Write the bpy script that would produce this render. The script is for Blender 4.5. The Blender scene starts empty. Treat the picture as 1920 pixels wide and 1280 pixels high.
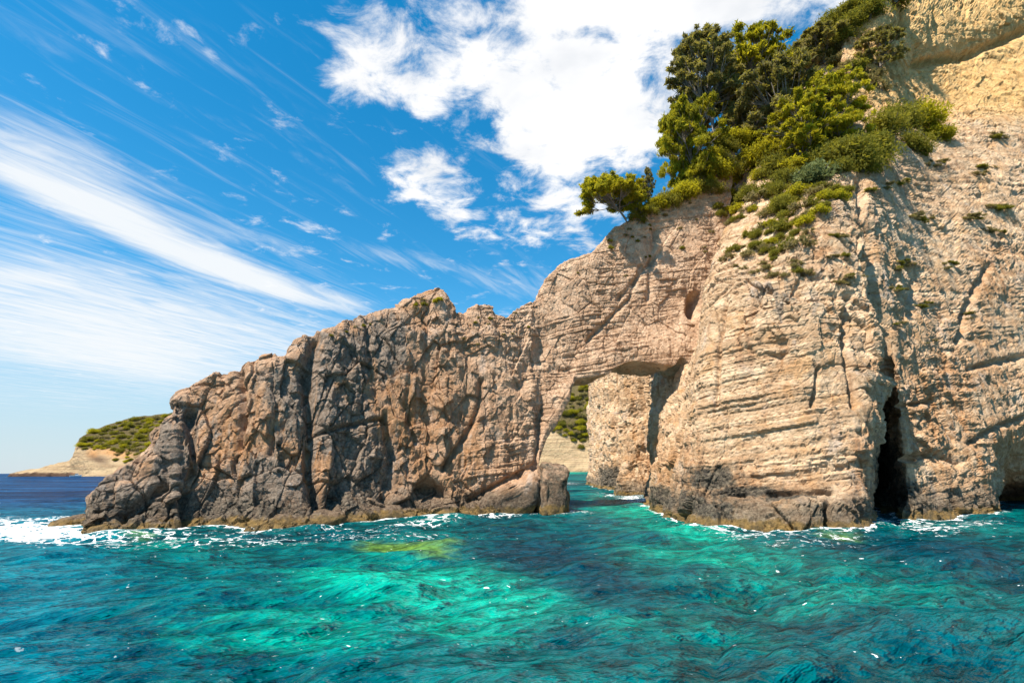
import bpy, math, random
import numpy as np
from mathutils import Vector, Matrix, kdtree

# ------------------------------------------------------------------ camera
sc = bpy.context.scene
col = sc.collection
CAM_H = 3.0
FPX, CX, CY = 960.0, 960.0, 640.0
PITCH = math.atan(240 / 960.0)
ROLL = math.radians(-0.43)
cd = bpy.data.cameras.new('camera')
cd.sensor_width = 36.0
cd.lens = 18.0
cd.clip_start = 0.1
cd.clip_end = 30000
cam = bpy.data.objects.new('camera', cd)
col.objects.link(cam)
_f = Vector((0, math.cos(PITCH), math.sin(PITCH)))
_r = Vector((1, 0, 0))
_u = _r.cross(_f)
_m = Matrix((_r, _u, -_f)).transposed() @ Matrix.Rotation(ROLL, 3, 'Z')
cam.matrix_world = Matrix.Translation((0, 0, CAM_H)) @ _m.to_4x4()
sc.camera = cam
RM = np.array(_m)

def ray(px, py):
    v = RM @ np.array([(px - CX) / FPX, -(py - CY) / FPX, -1.0])
    return v

def W(px, py, z=0.0):
    r = ray(px, py)
    return r * ((z - CAM_H) / r[2]) + np.array([0, 0, CAM_H])

def P(px, py, d):
    r = ray(px, py)
    return r * (d / r[1]) + np.array([0, 0, CAM_H])

def project(p):
    q = (np.asarray(p) - np.array([0, 0, CAM_H])) @ RM
    w = np.maximum(-q[..., 2], 1e-3)
    return CX + FPX * q[..., 0] / w, CY - FPX * q[..., 1] / w, w

# ------------------------------------------------------------------ light
SUN_AZ = math.radians(-133)      # measured from straight ahead, negative to the left
SUN_EL = math.radians(57)
sun_dir = Vector((math.sin(SUN_AZ) * math.cos(SUN_EL), math.cos(SUN_AZ) * math.cos(SUN_EL), math.sin(SUN_EL)))
sl = bpy.data.lights.new('sun', 'SUN')
sl.energy = 5.0
sl.angle = math.radians(0.55)
sl.color = (1.0, 0.92, 0.79)
so = bpy.data.objects.new('sun', sl)
col.objects.link(so)
so.rotation_euler = (-sun_dir).to_track_quat('-Z', 'Y').to_euler()
so.location = (-60, 30, 90)

sc.view_settings.view_transform = 'Standard'
sc.view_settings.look = 'None'
sc.view_settings.gamma = 1.0
sc.view_settings.exposure = 1.05
sc.view_settings.use_curve_mapping = False
sc.render.engine = 'CYCLES'
sc.cycles.use_denoising = True
sc.cycles.max_bounces = 5
sc.cycles.diffuse_bounces = 3
sc.cycles.glossy_bounces = 2
sc.cycles.transparent_max_bounces = 4
sc.cycles.sample_clamp_indirect = 6.0


class NB:
    """small helper that writes node trees"""
    def __init__(self, nt):
        self.nt = nt
        self.N = nt.nodes
        self.L = nt.links

    def new(self, t, **k):
        n = self.N.new(t)
        for a, b in k.items():
            setattr(n, a, b)
        return n

    def put(self, sock, v):
        if hasattr(v, 'bl_rna') and isinstance(v, bpy.types.NodeSocket):
            self.L.new(v, sock)
        elif v is not None:
            sock.default_value = v

    def m(self, op, a, b=None, c=None, clamp=False):
        n = self.new('ShaderNodeMath', operation=op, use_clamp=clamp)
        self.put(n.inputs[0], a)
        if b is not None: self.put(n.inputs[1], b)
        if c is not None: self.put(n.inputs[2], c)
        return n.outputs[0]

    def vm(self, op, a, b=None):
        n = self.new('ShaderNodeVectorMath', operation=op)
        self.put(n.inputs[0], a)
        if b is not None: self.put(n.inputs[1], b)
        return n.outputs[0]

    def mix(self, f, a, b, blend='MIX'):
        n = self.new('ShaderNodeMix', data_type='RGBA', blend_type=blend)
        self.put(n.inputs[0], f)
        self.put(n.inputs[6], c4(a))
        self.put(n.inputs[7], c4(b))
        return n.outputs[2]

    def ramp(self, v, lo, hi, a=0.0, b=1.0, smooth=True):
        n = self.new('ShaderNodeMapRange', interpolation_type='SMOOTHSTEP' if smooth else 'LINEAR')
        self.put(n.inputs[0], v)
        n.inputs[1].default_value = lo
        n.inputs[2].default_value = hi
        n.inputs[3].default_value = a
        n.inputs[4].default_value = b
        return n.outputs[0]

    def noise(self, vec, scale, detail=6.0, rough=0.55, dist=0.0):
        n = self.new('ShaderNodeTexNoise')
        self.put(n.inputs['Vector'], vec)
        n.inputs['Scale'].default_value = scale
        n.inputs['Detail'].default_value = detail
        n.inputs['Roughness'].default_value = rough
        n.inputs['Distortion'].default_value = dist
        return n.outputs[0]

    def sep(self, v):
        n = self.new('ShaderNodeSeparateXYZ')
        self.put(n.inputs[0], v)
        return n.outputs

    def comb(self, x, y, z):
        n = self.new('ShaderNodeCombineXYZ')
        self.put(n.inputs[0], x); self.put(n.inputs[1], y); self.put(n.inputs[2], z)
        return n.outputs[0]


def c4(v):
    if isinstance(v, tuple) and len(v) == 3:
        return (v[0], v[1], v[2], 1.0)
    return v


# ------------------------------------------------------------------ sky with clouds
SKY_STRENGTH = 0.15
wd = bpy.data.worlds.new('World')
sc.world = wd
wd.use_nodes = True
wd.cycles.sampling_method = 'NONE'
nb = NB(wd.node_tree)
nb.N.clear()
sky = nb.new('ShaderNodeTexSky', sky_type='NISHITA')
sky.sun_disc = False
sky.sun_elevation = SUN_EL
sky.sun_rotation = SUN_AZ
sky.air_density = 1.0
sky.dust_density = 0.15
sky.ozone_density = 2.5
hs = nb.new('ShaderNodeHueSaturation')
hs.inputs['Hue'].default_value = 0.485
hs.inputs['Saturation'].default_value = 1.41
hs.inputs["Value"].default_value = 0.62
nb.L.new(sky.outputs[0], hs.inputs['Color'])
# roll the bright end of the sky off, as the camera's own curve does
bw = nb.new('ShaderNodeRGBToBW'); nb.L.new(hs.outputs[0], bw.inputs[0])
roll_off = nb.m('DIVIDE', 1.22, nb.m('ADD', 1.0, nb.m('MULTIPLY', bw.outputs[0], 0.16)))
skyb = nb.vm('MULTIPLY', hs.outputs[0], nb.comb(roll_off, roll_off, roll_off))
tc = nb.new('ShaderNodeTexCoord')
dx, dy, dz = nb.sep(tc.outputs['Generated'])
zz = nb.m('MAXIMUM', dz, 0.03)
qx = nb.m('DIVIDE', dx, zz)
qy = nb.m('DIVIDE', dy, zz)
qv = nb.comb(qx, qy, 0.0)

def qpt(px, py):
    r = ray(px, py)
    return np.array([r[0] / r[2], r[1] / r[2]])

def blob(px, py, rx, ry, rot, amp):
    """an elliptic patch of the cloud layer"""
    a = math.radians(rot)
    c = qpt(px, py)
    ex = (qpt(px + rx * math.cos(a), py + rx * math.sin(a)) - qpt(px - rx * math.cos(a), py - rx * math.sin(a))) / 2
    ey = (qpt(px - ry * math.sin(a), py + ry * math.cos(a)) - qpt(px + ry * math.sin(a), py - ry * math.cos(a))) / 2
    mi = np.linalg.inv(np.array([ex, ey]).T)
    ax = nb.m('SUBTRACT', qx, float(c[0]))
    ay = nb.m('SUBTRACT', qy, float(c[1]))
    u = nb.m('ADD', nb.m('MULTIPLY', ax, float(mi[0, 0])), nb.m('MULTIPLY', ay, float(mi[0, 1])))
    v = nb.m('ADD', nb.m('MULTIPLY', ax, float(mi[1, 0])), nb.m('MULTIPLY', ay, float(mi[1, 1])))
    r2 = nb.m('ADD', nb.m('MULTIPLY', u, u), nb.m('MULTIPLY', v, v))
    return nb.m('MULTIPLY', nb.ramp(nb.m('SQRT', r2), 0.25, 1.3, 1.0, 0.0), amp)

def total(parts):
    s = parts[0]
    for p in parts[1:]:
        s = nb.m('ADD', s, p)
    return s

cum = total([blob(*b) for b in [
    (760, 130, 150, 110, 20, 0.8), (660, 150, 80, 70, 50, 0.5), (1040, 170, 210, 170, 0, 1.0), (1180, 200, 150, 150, 0, 0.8), (860, 190, 110, 80, 30, 0.4),
    (1120, 10, 330, 60, 0, 0.8), (1420, 20, 280, 90, 0, 0.8), (1010, 270, 110, 70, 30, 0.5), (1230, 270, 90, 60, 0, 0.5),
    (765, 330, 62, 55, 0, 0.7), (840, 375, 95, 62, 45, 0.7), (1010, 390, 130, 90, -20, 0.48), (1110, 340, 110, 80, 0, 0.5), (1080, 430, 100, 60, 0, 0.4), (930, 460, 60, 30, 0, 0.3),
    (350, 55, 40, 14, 40, 0.38), (400, 110, 28, 12, 45, 0.34), (640, 250, 40, 34, 60, 0.3),
    (1215, 150, 36, 50, 0, -0.5), (880, 215, 70, 40, 30, -0.45), (955, 40, 60, 36, 40, -0.35), (1090, 62, 60, 20, 0, -0.3)]])
nz1 = nb.noise(qv, 6.5, 8.0, 0.66, 0.35)
nz2 = nb.noise(qv, 1.2, 3.0, 0.5, 0.2)
cfield = nb.m('ADD', cum, nb.m('ADD', nb.m('MULTIPLY', nb.m('SUBTRACT', nz1, 0.5), 3.5), nb.m('MULTIPLY', nb.m('SUBTRACT', nz2, 0.57), 0.7)))
calpha = nb.m('MULTIPLY', nb.ramp(cfield, 0.16, 1.15), nb.ramp(dz, 0.06, 0.2))
# long drawn-out high cloud
a0, a1 = qpt(-60, 262), qpt(735, 586)
ln = a1 - a0
le = float(np.hypot(*ln)); tx, ty = ln / le
bx = nb.m('SUBTRACT', qx, float(a0[0])); by = nb.m('SUBTRACT', qy, float(a0[1]))
al = nb.m('ADD', nb.m('MULTIPLY', bx, float(tx)), nb.m('MULTIPLY', by, float(ty)))
ac = nb.m('SUBTRACT', nb.m('MULTIPLY', by, float(tx)), nb.m('MULTIPLY', bx, float(ty)))
sv = nb.comb(nb.m('MULTIPLY', al, 0.9), nb.m('MULTIPLY', ac, 5.0), 0.3)
sn = nb.noise(sv, 2.2, 8.0, 0.64, 0.9)
cir = total([blob(*b) for b in [
    (330, 460, 330, 36, 24, 0.85), (130, 350, 270, 80, 22, 0.5), (60, 260, 220, 46, 24, 0.22), (560, 545, 230, 24, 17, 0.7),
    (480, 445, 140, 22, 17, 0.3), (60, 520, 120, 16, 8, 0.4), (100, 620, 420, 90, 12, 0.5), (380, 670, 380, 100, 10, 0.5), (120, 720, 420, 80, 3, 0.42), (560, 640, 260, 50, 14, 0.3), (420, 180, 420, 120, 25, 0.14),
    (740, 480, 110, 22, 10, 0.4), (950, 530, 160, 34, 12, 0.5), (180, 60, 330, 60, 15, 0.12)]])
falpha = nb.m('MULTIPLY', nb.ramp(nb.m('ADD', cir, nb.m('MULTIPLY', nb.m('SUBTRACT', sn, 0.5), 1.7)), 0.10, 1.45), 0.95)
ctone = nb.mix(nb.ramp(nb.noise(qv, 2.6, 5.0, 0.55, 0.2), 0.42, 0.72), (3.45, 3.45, 3.47), (2.65, 2.75, 2.9))
hz_ = nb.m('MULTIPLY', nb.ramp(dz, 0.34, 0.0), 0.82)
skyb = nb.mix(hz_, skyb, (1.9, 2.4, 2.8))
skyc = nb.mix(falpha, skyb, (3.05, 3.15, 3.22))
skyc = nb.mix(calpha, skyc, ctone)
bg = nb.new('ShaderNodeBackground')
nb.L.new(skyc, bg.inputs[0])
bg.inputs[1].default_value = SKY_STRENGTH
wo = nb.new('ShaderNodeOutputWorld')
nb.L.new(bg.outputs[0], wo.inputs[0])

# ------------------------------------------------------------------ noise in numpy
_rs = np.random.RandomState(7)
PERM = _rs.permutation(512).astype(np.int32)
PERM = np.concatenate([PERM, PERM, PERM])
GRAD = _rs.normal(size=(512, 3)).astype(np.float32)
GRAD /= np.linalg.norm(GRAD, axis=1)[:, None]
RND = _rs.rand(512, 4).astype(np.float32)

def hsh(i, j, k):
    return PERM[(PERM[(PERM[i & 511] + j) & 511] + k) & 511]

def perlin(p):
    p = np.asarray(p, dtype=np.float32)
    i = np.floor(p).astype(np.int32)
    f = p - i
    u = f * f * f * (f * (f * 6 - 15) + 10)
    out = 0
    for a in (0, 1):
        wa = u[:, 0] if a else 1 - u[:, 0]
        for b in (0, 1):
            wb = u[:, 1] if b else 1 - u[:, 1]
            for c in (0, 1):
                wc = u[:, 2] if c else 1 - u[:, 2]
                g = GRAD[hsh(i[:, 0] + a, i[:, 1] + b, i[:, 2] + c)]
                out = out + wa * wb * wc * (g[:, 0] * (f[:, 0] - a) + g[:, 1] * (f[:, 1] - b) + g[:, 2] * (f[:, 2] - c))
    return out * 1.5

def fbm(p, octs=4, rough=0.5, ridged=False):
    s, a, t = 0, 1.0, 0
    for o in range(octs):
        n = perlin(p * (2.03 ** o) + 17.3 * o)
        if ridged: n = 1 - 2 * np.abs(n)
        s = s + a * n; t += a; a *= rough
    return s / t

def worley(p):
    """distance to border, cell hash and offset from the cell's point"""
    p = np.asarray(p, dtype=np.float32)
    i = np.floor(p).astype(np.int32)
    n = len(p)
    f1 = np.full(n, 9e9, np.float32); f2 = f1.copy()
    hid = np.zeros(n, np.int32); off = np.zeros((n, 3), np.float32)
    for a in (-1, 0, 1):
        for b in (-1, 0, 1):
            for c in (-1, 0, 1):
                h = hsh(i[:, 0] + a, i[:, 1] + b, i[:, 2] + c)
                q = p - (i + np.array([a, b, c], np.int32) + RND[h][:, :3])
                d = (q * q).sum(1)
                near = d < f1
                f2 = np.where(near, f1, np.minimum(f2, d))
                f1 = np.where(near, d, f1)
                hid = np.where(near, h, hid)
                off = np.where(near[:, None], q, off)
    return np.sqrt(f2) - np.sqrt(f1), hid, off

def facets(p, scale, tilt, step):
    e, h, o = worley(p / np.asarray(scale))
    g = GRAD[(h * 7 + 3) & 511]
    return tilt * (o * g).sum(1) + step * (RND[h][:, 3] - 0.5), e

def sstep(x, a, b):
    t = np.clip((x - a) / (b - a), 0, 1)
    return t * t * (3 - 2 * t)

def pchip(x, y, xs):
    """monotone cubic through y (n, ...) at x, sampled at xs"""
    x = np.asarray(x, float); y = np.asarray(y, float)
    sh = (-1,) + (1,) * (y.ndim - 1)
    h = np.diff(x).reshape(sh)
    d = np.diff(y, axis=0) / h
    m = np.zeros_like(y)
    w1 = 2 * h[1:] + h[:-1]; w2 = h[1:] + 2 * h[:-1]
    with np.errstate(divide='ignore', invalid='ignore'):
        mm = (w1 + w2) / (w1 / d[:-1] + w2 / d[1:])
    m[1:-1] = np.where(d[:-1] * d[1:] > 0, np.nan_to_num(mm), 0)
    m[0] = d[0]; m[-1] = d[-1]
    k = np.clip(np.searchsorted(x, xs) - 1, 0, len(x) - 2)
    t = ((xs - x[k]) / (x[k + 1] - x[k])).reshape(sh)
    hh = h[k]
    return ((1 + 2 * t) * (1 - t) ** 2) * y[k] + t * (1 - t) ** 2 * hh * m[k] + t * t * (3 - 2 * t) * y[k + 1] + t * t * (t - 1) * hh * m[k + 1]

def loft(ctrl, nu, nv, fu=None, fv=None):
    """ctrl (columns, rows, 3) -> smooth grid (nu, nv, 3), denser where it is nearer"""
    C = np.array(ctrl, float)
    dist = np.maximum(np.linalg.norm(C - np.array([0, 0, CAM_H]), axis=2), 8)
    cu = np.linalg.norm(np.diff(C, axis=0), axis=2) / ((dist[1:] + dist[:-1]) / 2)
    cu = np.median(cu, axis=1) * 0.7 + cu.max(axis=1) * 0.3
    cv = np.linalg.norm(np.diff(C, axis=1), axis=2) / ((dist[:, 1:] + dist[:, :-1]) / 2)
    cv = np.median(cv, axis=0) * 0.7 + cv.max(axis=0) * 0.3
    if fu is not None: cu = cu * np.asarray(fu)
    if fv is not None: cv = cv * np.asarray(fv)
    su = np.concatenate([[0], np.cumsum(np.maximum(cu, 1e-4))]); sv_ = np.concatenate([[0], np.cumsum(np.maximum(cv, 1e-4))])
    us = np.linspace(0, su[-1], nu); vs = np.linspace(0, sv_[-1], nv)
    g = pchip(sv_, C.transpose(1, 0, 2), vs)            # (nv, cols, 3)
    g = pchip(su, g.transpose(1, 0, 2), us)             # (nu, nv, 3)
    return g

def grid_normals(g, out=1):
    a = np.gradient(g, axis=0); b = np.gradient(g, axis=1)
    n = np.cross(a, b)
    n /= np.maximum(np.linalg.norm(n, axis=2, keepdims=True), 1e-9)
    return n * out

def blur(a, n):
    for ax in (0, 1):
        for _ in range(n):
            p = np.concatenate([np.take(a, [0], ax), a, np.take(a, [-1], ax)], ax)
            L = a.shape[ax]
            a = (np.take(p, range(0, L), ax) + 2 * np.take(p, range(1, L + 1), ax) + np.take(p, range(2, L + 2), ax)) / 4
    return a

def mesh_from(name, verts, faces, mat=None, smooth=True, attrs=None):
    me = bpy.data.meshes.new(name)
    verts = np.asarray(verts, np.float32).reshape(-1, 3)
    faces = np.asarray(faces, np.int32)
    k = faces.shape[1]
    me.vertices.add(len(verts)); me.vertices.foreach_set('co', verts.ravel())
    me.loops.add(faces.size); me.loops.foreach_set('vertex_index', faces.ravel())
    me.polygons.add(len(faces))
    me.polygons.foreach_set('loop_start', np.arange(0, faces.size, k, dtype=np.int32))
    me.update(calc_edges=True)
    me.polygons.foreach_set('use_smooth', np.full(len(faces), smooth))
    for an, av in (attrs or {}).items():
        av = np.asarray(av, np.float32)
        if av.ndim == 2:
            at = me.attributes.new(an, 'FLOAT_COLOR', 'POINT'); at.data.foreach_set('color', av.ravel())
        else:
            at = me.attributes.new(an, 'FLOAT', 'POINT'); at.data.foreach_set('value', av)
    if mat: me.materials.append(mat)
    me.validate()
    return me

def grid_faces(nu, nv, flip=False):
    i = np.arange(nu * nv, dtype=np.int32).reshape(nu, nv)
    f = np.stack([i[:-1, :-1], i[1:, :-1], i[1:, 1:], i[:-1, 1:]], -1).reshape(-1, 4)
    return f[:, ::-1] if flip else f

def link(name, data, parent=None, label=None, category=None, group=None, kind=None):
    o = bpy.data.objects.new(name, data)
    col.objects.link(o)
    if parent: o.parent = parent
    if label: o['label'] = label
    if category: o['category'] = category
    if group: o['group'] = group
    if kind: o['kind'] = kind
    return o

def seg_dist(px, py, pts):
    """distance in pixels from every (px, py) to a polyline, and position along it"""
    best = np.full(px.shape, 1e9); 
    for (x0, y0), (x1, y1) in zip(pts[:-1], pts[1:]):
        dx_, dy_ = x1 - x0, y1 - y0
        t = np.clip(((px - x0) * dx_ + (py - y0) * dy_) / (dx_ * dx_ + dy_ * dy_), 0, 1)
        best = np.minimum(best, np.hypot(px - x0 - t * dx_, py - y0 - t * dy_))
    return best

def ell(px, py, x, y, rx, ry, rot=0.0):
    a = math.radians(rot)
    u = ((px - x) * math.cos(a) + (py - y) * math.sin(a)) / rx
    v = (-(px - x) * math.sin(a) + (py - y) * math.cos(a)) / ry
    return np.clip(1.25 - np.sqrt(u * u + v * v), 0, 1)

# ------------------------------------------------------------------ rock material
def rock_material(name, pale, mid, warm, stain, bands=1.0, bump=0.5, alt=None):
    mt = bpy.data.materials.new(name); mt.use_nodes = True
    b = NB(mt.node_tree); b.N.clear()
    geo = b.new('ShaderNodeNewGeometry'); pos = geo.outputs['Position']
    x, y, z = b.sep(pos)
    at = b.new('ShaderNodeAttribute', attribute_name='zone')
    gz, oz, kz = b.sep(at.outputs['Vector'])
    yz = at.outputs['Alpha']
    n_big = b.noise(pos, 0.22, 5, 0.6)
    n_mid = b.noise(pos, 1.1, 6, 0.66, 0.4)
    n_fine = b.noise(pos, 5.0, 5, 0.75)
    # beds: colour changes from layer to layer
    hz = b.m('ADD', z, b.m('ADD', b.m('MULTIPLY', x, -0.10), b.m('MULTIPLY', b.m('SUBTRACT', n_big, 0.5), 2.4)))
    bed = b.noise(b.comb(b.m('MULTIPLY', x, 0.06), b.m('MULTIPLY', y, 0.06), b.m('MULTIPLY', hz, 1.7)), 1.0, 6, 0.62)
    c = b.mix(b.ramp(n_mid, 0.36, 0.68), pale, mid)
    c = b.mix(b.m('MULTIPLY', b.ramp(bed, 0.48, 0.60), 0.8 * bands), c, mid)
    c = b.mix(b.m('MULTIPLY', b.ramp(bed, 0.46, 0.32), 0.5 * bands), c, tuple(min(v * 1.18, 0.8) for v in pale))
    # streaks that ran down the face
    sv = b.comb(b.m('MULTIPLY', x, 1.1), b.m('MULTIPLY', y, 1.1), b.m('MULTIPLY', z, 0.13))
    st = b.noise(sv, 1.0, 7, 0.62, 0.3)
    c = b.mix(b.m('MULTIPLY', b.ramp(st, 0.53, 0.70), 0.72), c, stain)
    nw = b.noise(pos, 0.5, 5, 0.66, 0.6)
    c = b.mix(b.m('MULTIPLY', b.ramp(nw, 0.52, 0.66), 0.62), c, warm)
    c = b.mix(b.m('MULTIPLY', b.ramp(nw, 0.44, 0.32), 0.5), c, (0.47, 0.41, 0.36))
    # orange rust
    of = b.m('MULTIPLY', oz, b.ramp(b.noise(sv, 1.7, 8, 0.68, 0.5), 0.36, 0.62))
    c = b.mix(of, c, b.mix(n_fine, (0.30, 0.125, 0.045), (0.42, 0.235, 0.11)))
    c = b.mix(b.m('MULTIPLY', yz, 0.85), c, b.mix(b.ramp(n_mid, 0.35, 0.65), alt[0], alt[1]))
    # grey lichen weathering, in runs
    sv2 = b.comb(b.m('MULTIPLY', x, 0.9), b.m('MULTIPLY', y, 0.9), b.m('MULTIPLY', z, 0.17))
    gf = b.ramp(b.m('ADD', gz, b.m('MULTIPLY', b.m('SUBTRACT', b.noise(sv2, 1.0, 7, 0.72, 0.8), 0.5), 3.4)), 0.42, 0.85)
    gf = b.m('MULTIPLY', gf, b.ramp(gz, 0.02, 0.2))
    gcol = b.mix(b.ramp(n_fine, 0.35, 0.7), (0.125, 0.105, 0.085), (0.29, 0.245, 0.205))
    gcol = b.mix(b.ramp(n_mid, 0.55, 0.75), gcol, (0.33, 0.31, 0.29))
    c = b.mix(b.m('MULTIPLY', gf, 0.8), c, gcol)
    # black tidemark growth, plus black patches placed by zone
    zn = b.m('ADD', z, b.m('MULTIPLY', b.m('SUBTRACT', b.noise(pos, 0.8, 6, 0.65), 0.5), 2.2))
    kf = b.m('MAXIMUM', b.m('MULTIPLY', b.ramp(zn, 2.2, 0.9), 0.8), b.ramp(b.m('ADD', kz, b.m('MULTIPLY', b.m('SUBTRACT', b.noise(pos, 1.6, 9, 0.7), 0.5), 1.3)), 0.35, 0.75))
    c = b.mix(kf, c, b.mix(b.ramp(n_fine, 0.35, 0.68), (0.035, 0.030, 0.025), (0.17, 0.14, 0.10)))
    af = b.ramp(b.m('ADD', z, b.m('MULTIPLY', b.m('SUBTRACT', b.noise(pos, 1.7, 5, 0.6), 0.5), 0.9)), 0.62, 0.38)
    c = b.mix(b.m('MULTIPLY', af, 0.9), c, b.mix(b.ramp(b.noise(pos, 2.3, 6, 0.65), 0.35, 0.65), (0.25, 0.155, 0.045), (0.11, 0.075, 0.03)))
    # mottling and pits
    c = b.mix(1.0, c, b.mix(n_fine, (0.50, 0.47, 0.44), (1.42, 1.42, 1.42)), 'MULTIPLY')
    pits = b.ramp(b.noise(pos, 2.6, 4, 0.6), 0.63, 0.70)
    c = b.mix(b.m('MULTIPLY', pits, 0.7), c, (0.13, 0.09, 0.06))
    bs = b.new('ShaderNodeBsdfPrincipled')
    b.put(bs.inputs['Base Color'], c)
    wet = b.ramp(z, 0.7, 0.1)
    b.put(bs.inputs['Roughness'], b.m('SUBTRACT', 0.92, b.m('MULTIPLY', wet, 0.45)))
    bs.inputs['Specular IOR Level'].default_value = 0.25
    hgt = b.m('MULTIPLY', b.noise(pos, 5.5, 5, 0.78, 0.3), 0.6)
    vo2 = b.new('ShaderNodeTexVoronoi', feature='F1')
    b.put(vo2.inputs['Vector'], b.vm('ADD', pos, b.comb(n_mid, n_fine, n_mid)))
    vo2.inputs['Scale'].default_value = 3.6
    hgt = b.m('ADD', hgt, b.m('MULTIPLY', vo2.outputs['Distance'], -0.22))
    hgt = b.m('ADD', hgt, b.m('MULTIPLY', b.noise(b.comb(b.m('MULTIPLY', x, 0.5), b.m('MULTIPLY', y, 0.5), b.m('MULTIPLY', hz, 6.0)), 1.0, 5, 0.6), 0.18 * bands))
    bp = b.new('ShaderNodeBump')
    bp.inputs['Strength'].default_value = bump
    bp.inputs['Distance'].default_value = 0.35
    b.put(bp.inputs['Height'], hgt)
    b.L.new(bp.outputs[0], bs.inputs['Normal'])
    out = b.new('ShaderNodeOutputMaterial')
    b.L.new(bs.outputs[0], out.inputs[0])
    return mt

M_HEAD = rock_material('headland_limestone', (0.52, 0.35, 0.235), (0.37, 0.22, 0.13), (0.46, 0.245, 0.115), (0.18, 0.105, 0.068), 0.6, 0.9, ((0.66, 0.47, 0.325), (0.47, 0.30, 0.19)))
M_CLIFF = rock_material('cliff_limestone', (0.69, 0.505, 0.335), (0.46, 0.295, 0.17), (0.55, 0.31, 0.14), (0.32, 0.18, 0.10), 1.0, 0.9, ((0.72, 0.48, 0.20), (0.56, 0.33, 0.12)))

# ------------------------------------------------------------------ rock relief
def carve(px, py, depth_ok, cuts):
    d = np.zeros(px.shape)
    for pts, w, dep in cuts:
        r = seg_dist(px, py, pts)
        d -= dep * np.exp(-(r / w) ** 2)
    return d * depth_ok

def relief(p, along, beds, blocks, flutes, big=0.8, seed=0.0):
    """how far each point of a rock face stands proud of its smooth form; p (n,3), the rest weights (n,) or floats"""
    o = np.array([seed, seed * 1.7, seed * 0.3])
    q = p + o
    wob = fbm(q / 3.1, 3)
    d = big * fbm(q / 7.5, 3) + 0.30 * big * fbm(q / 2.6, 3)
    # beds of uneven thickness, broken into blocks along the face
    h = p[:, 2] - 0.14 * p[:, 0] + 0.7 * fbm(q / 11.0, 2) + 0.12 * wob
    show = np.clip(fbm(q / 4.5 + 31, 2) * 2.4 + 0.65, 0.15, 1.25)
    for T, amp, L in ((1.3, 0.075, 2.8), (0.46, 0.075, 1.2), (0.19, 0.042, 0.6)):
        hh = h / T + 1.1 * perlin(np.stack([h * 0.55 + T * 9, h * 0 + 0.5, h * 0 + 0.5], 1)) + 0.25 * np.sin(h / T * 1.7)
        i = np.floor(hh).astype(np.int32); f = hh - i
        a = along / L + RND[i & 511, 1] * 7 + 0.25 * wob
        j = np.floor(a + 0.35 * np.sin(a * 2.1)).astype(np.int32)
        b0 = RND[hsh(i, j, i * 0 + 3), 0] - 0.5
        lay = RND[(i * 13 + 5) & 511, 2] - 0.5
        edge = np.exp(-(np.minimum(f, 1 - f) / 0.07) ** 2)
        d += beds * show * amp * (b0 * 1.4 + lay * 1.1 - 0.55 * edge)
    # broken, tilted faces
    f1, e1 = facets(q + 0.4 * wob[:, None], (2.4, 2.4, 3.4), 0.42, 0.36)
    f2, e2 = facets(q + 0.25 * wob[:, None], (0.85, 0.85, 1.25), 0.22, 0.26)
    d += blocks * (f1 + f2 - 0.04 * np.exp(-(e1 / 0.05) ** 2))
    f3, e3 = facets(q + 0.12 * wob[:, None], (0.36, 0.36, 0.5), 0.13, 0.15)
    d += (0.25 + 0.75 * np.clip(blocks, 0, 1)) * f3 * (0.4 + 0.6 * np.clip(fbm(q / 4.0, 2) * 2 + 0.5, 0, 1))
    crk = np.clip(fbm(q / 5.0 + 9, 2) * 2.2 + 0.45, 0, 1) * np.clip(0.25 + blocks, 0, 1)
    d -= crk * (0.11 * np.exp(-(e2 / 0.035) ** 2) + 0.20 * np.exp(-(e1 / 0.018) ** 2))
    # upright ribs and runnels
    s3 = q * np.array([1 / 1.5, 1 / 1.5, 1 / 11.0])
    d += flutes * (0.42 * fbm(s3, 3, 0.55, True) - 0.15)
    d += 0.05 * fbm(q / 0.5, 3, 0.6) + 0.16 * fbm(q / 1.2, 2) * (0.4 + blocks)
    return d

def rock_grid(g, out, disp_fn, fade_back=None, nblur=5):
    n = blur(grid_normals(g, out), nblur)
    n /= np.maximum(np.linalg.norm(n, axis=2, keepdims=True), 1e-9)
    flat = g.reshape(-1, 3)
    d = disp_fn(flat)
    return flat + n.reshape(-1, 3) * d[:, None]

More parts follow.
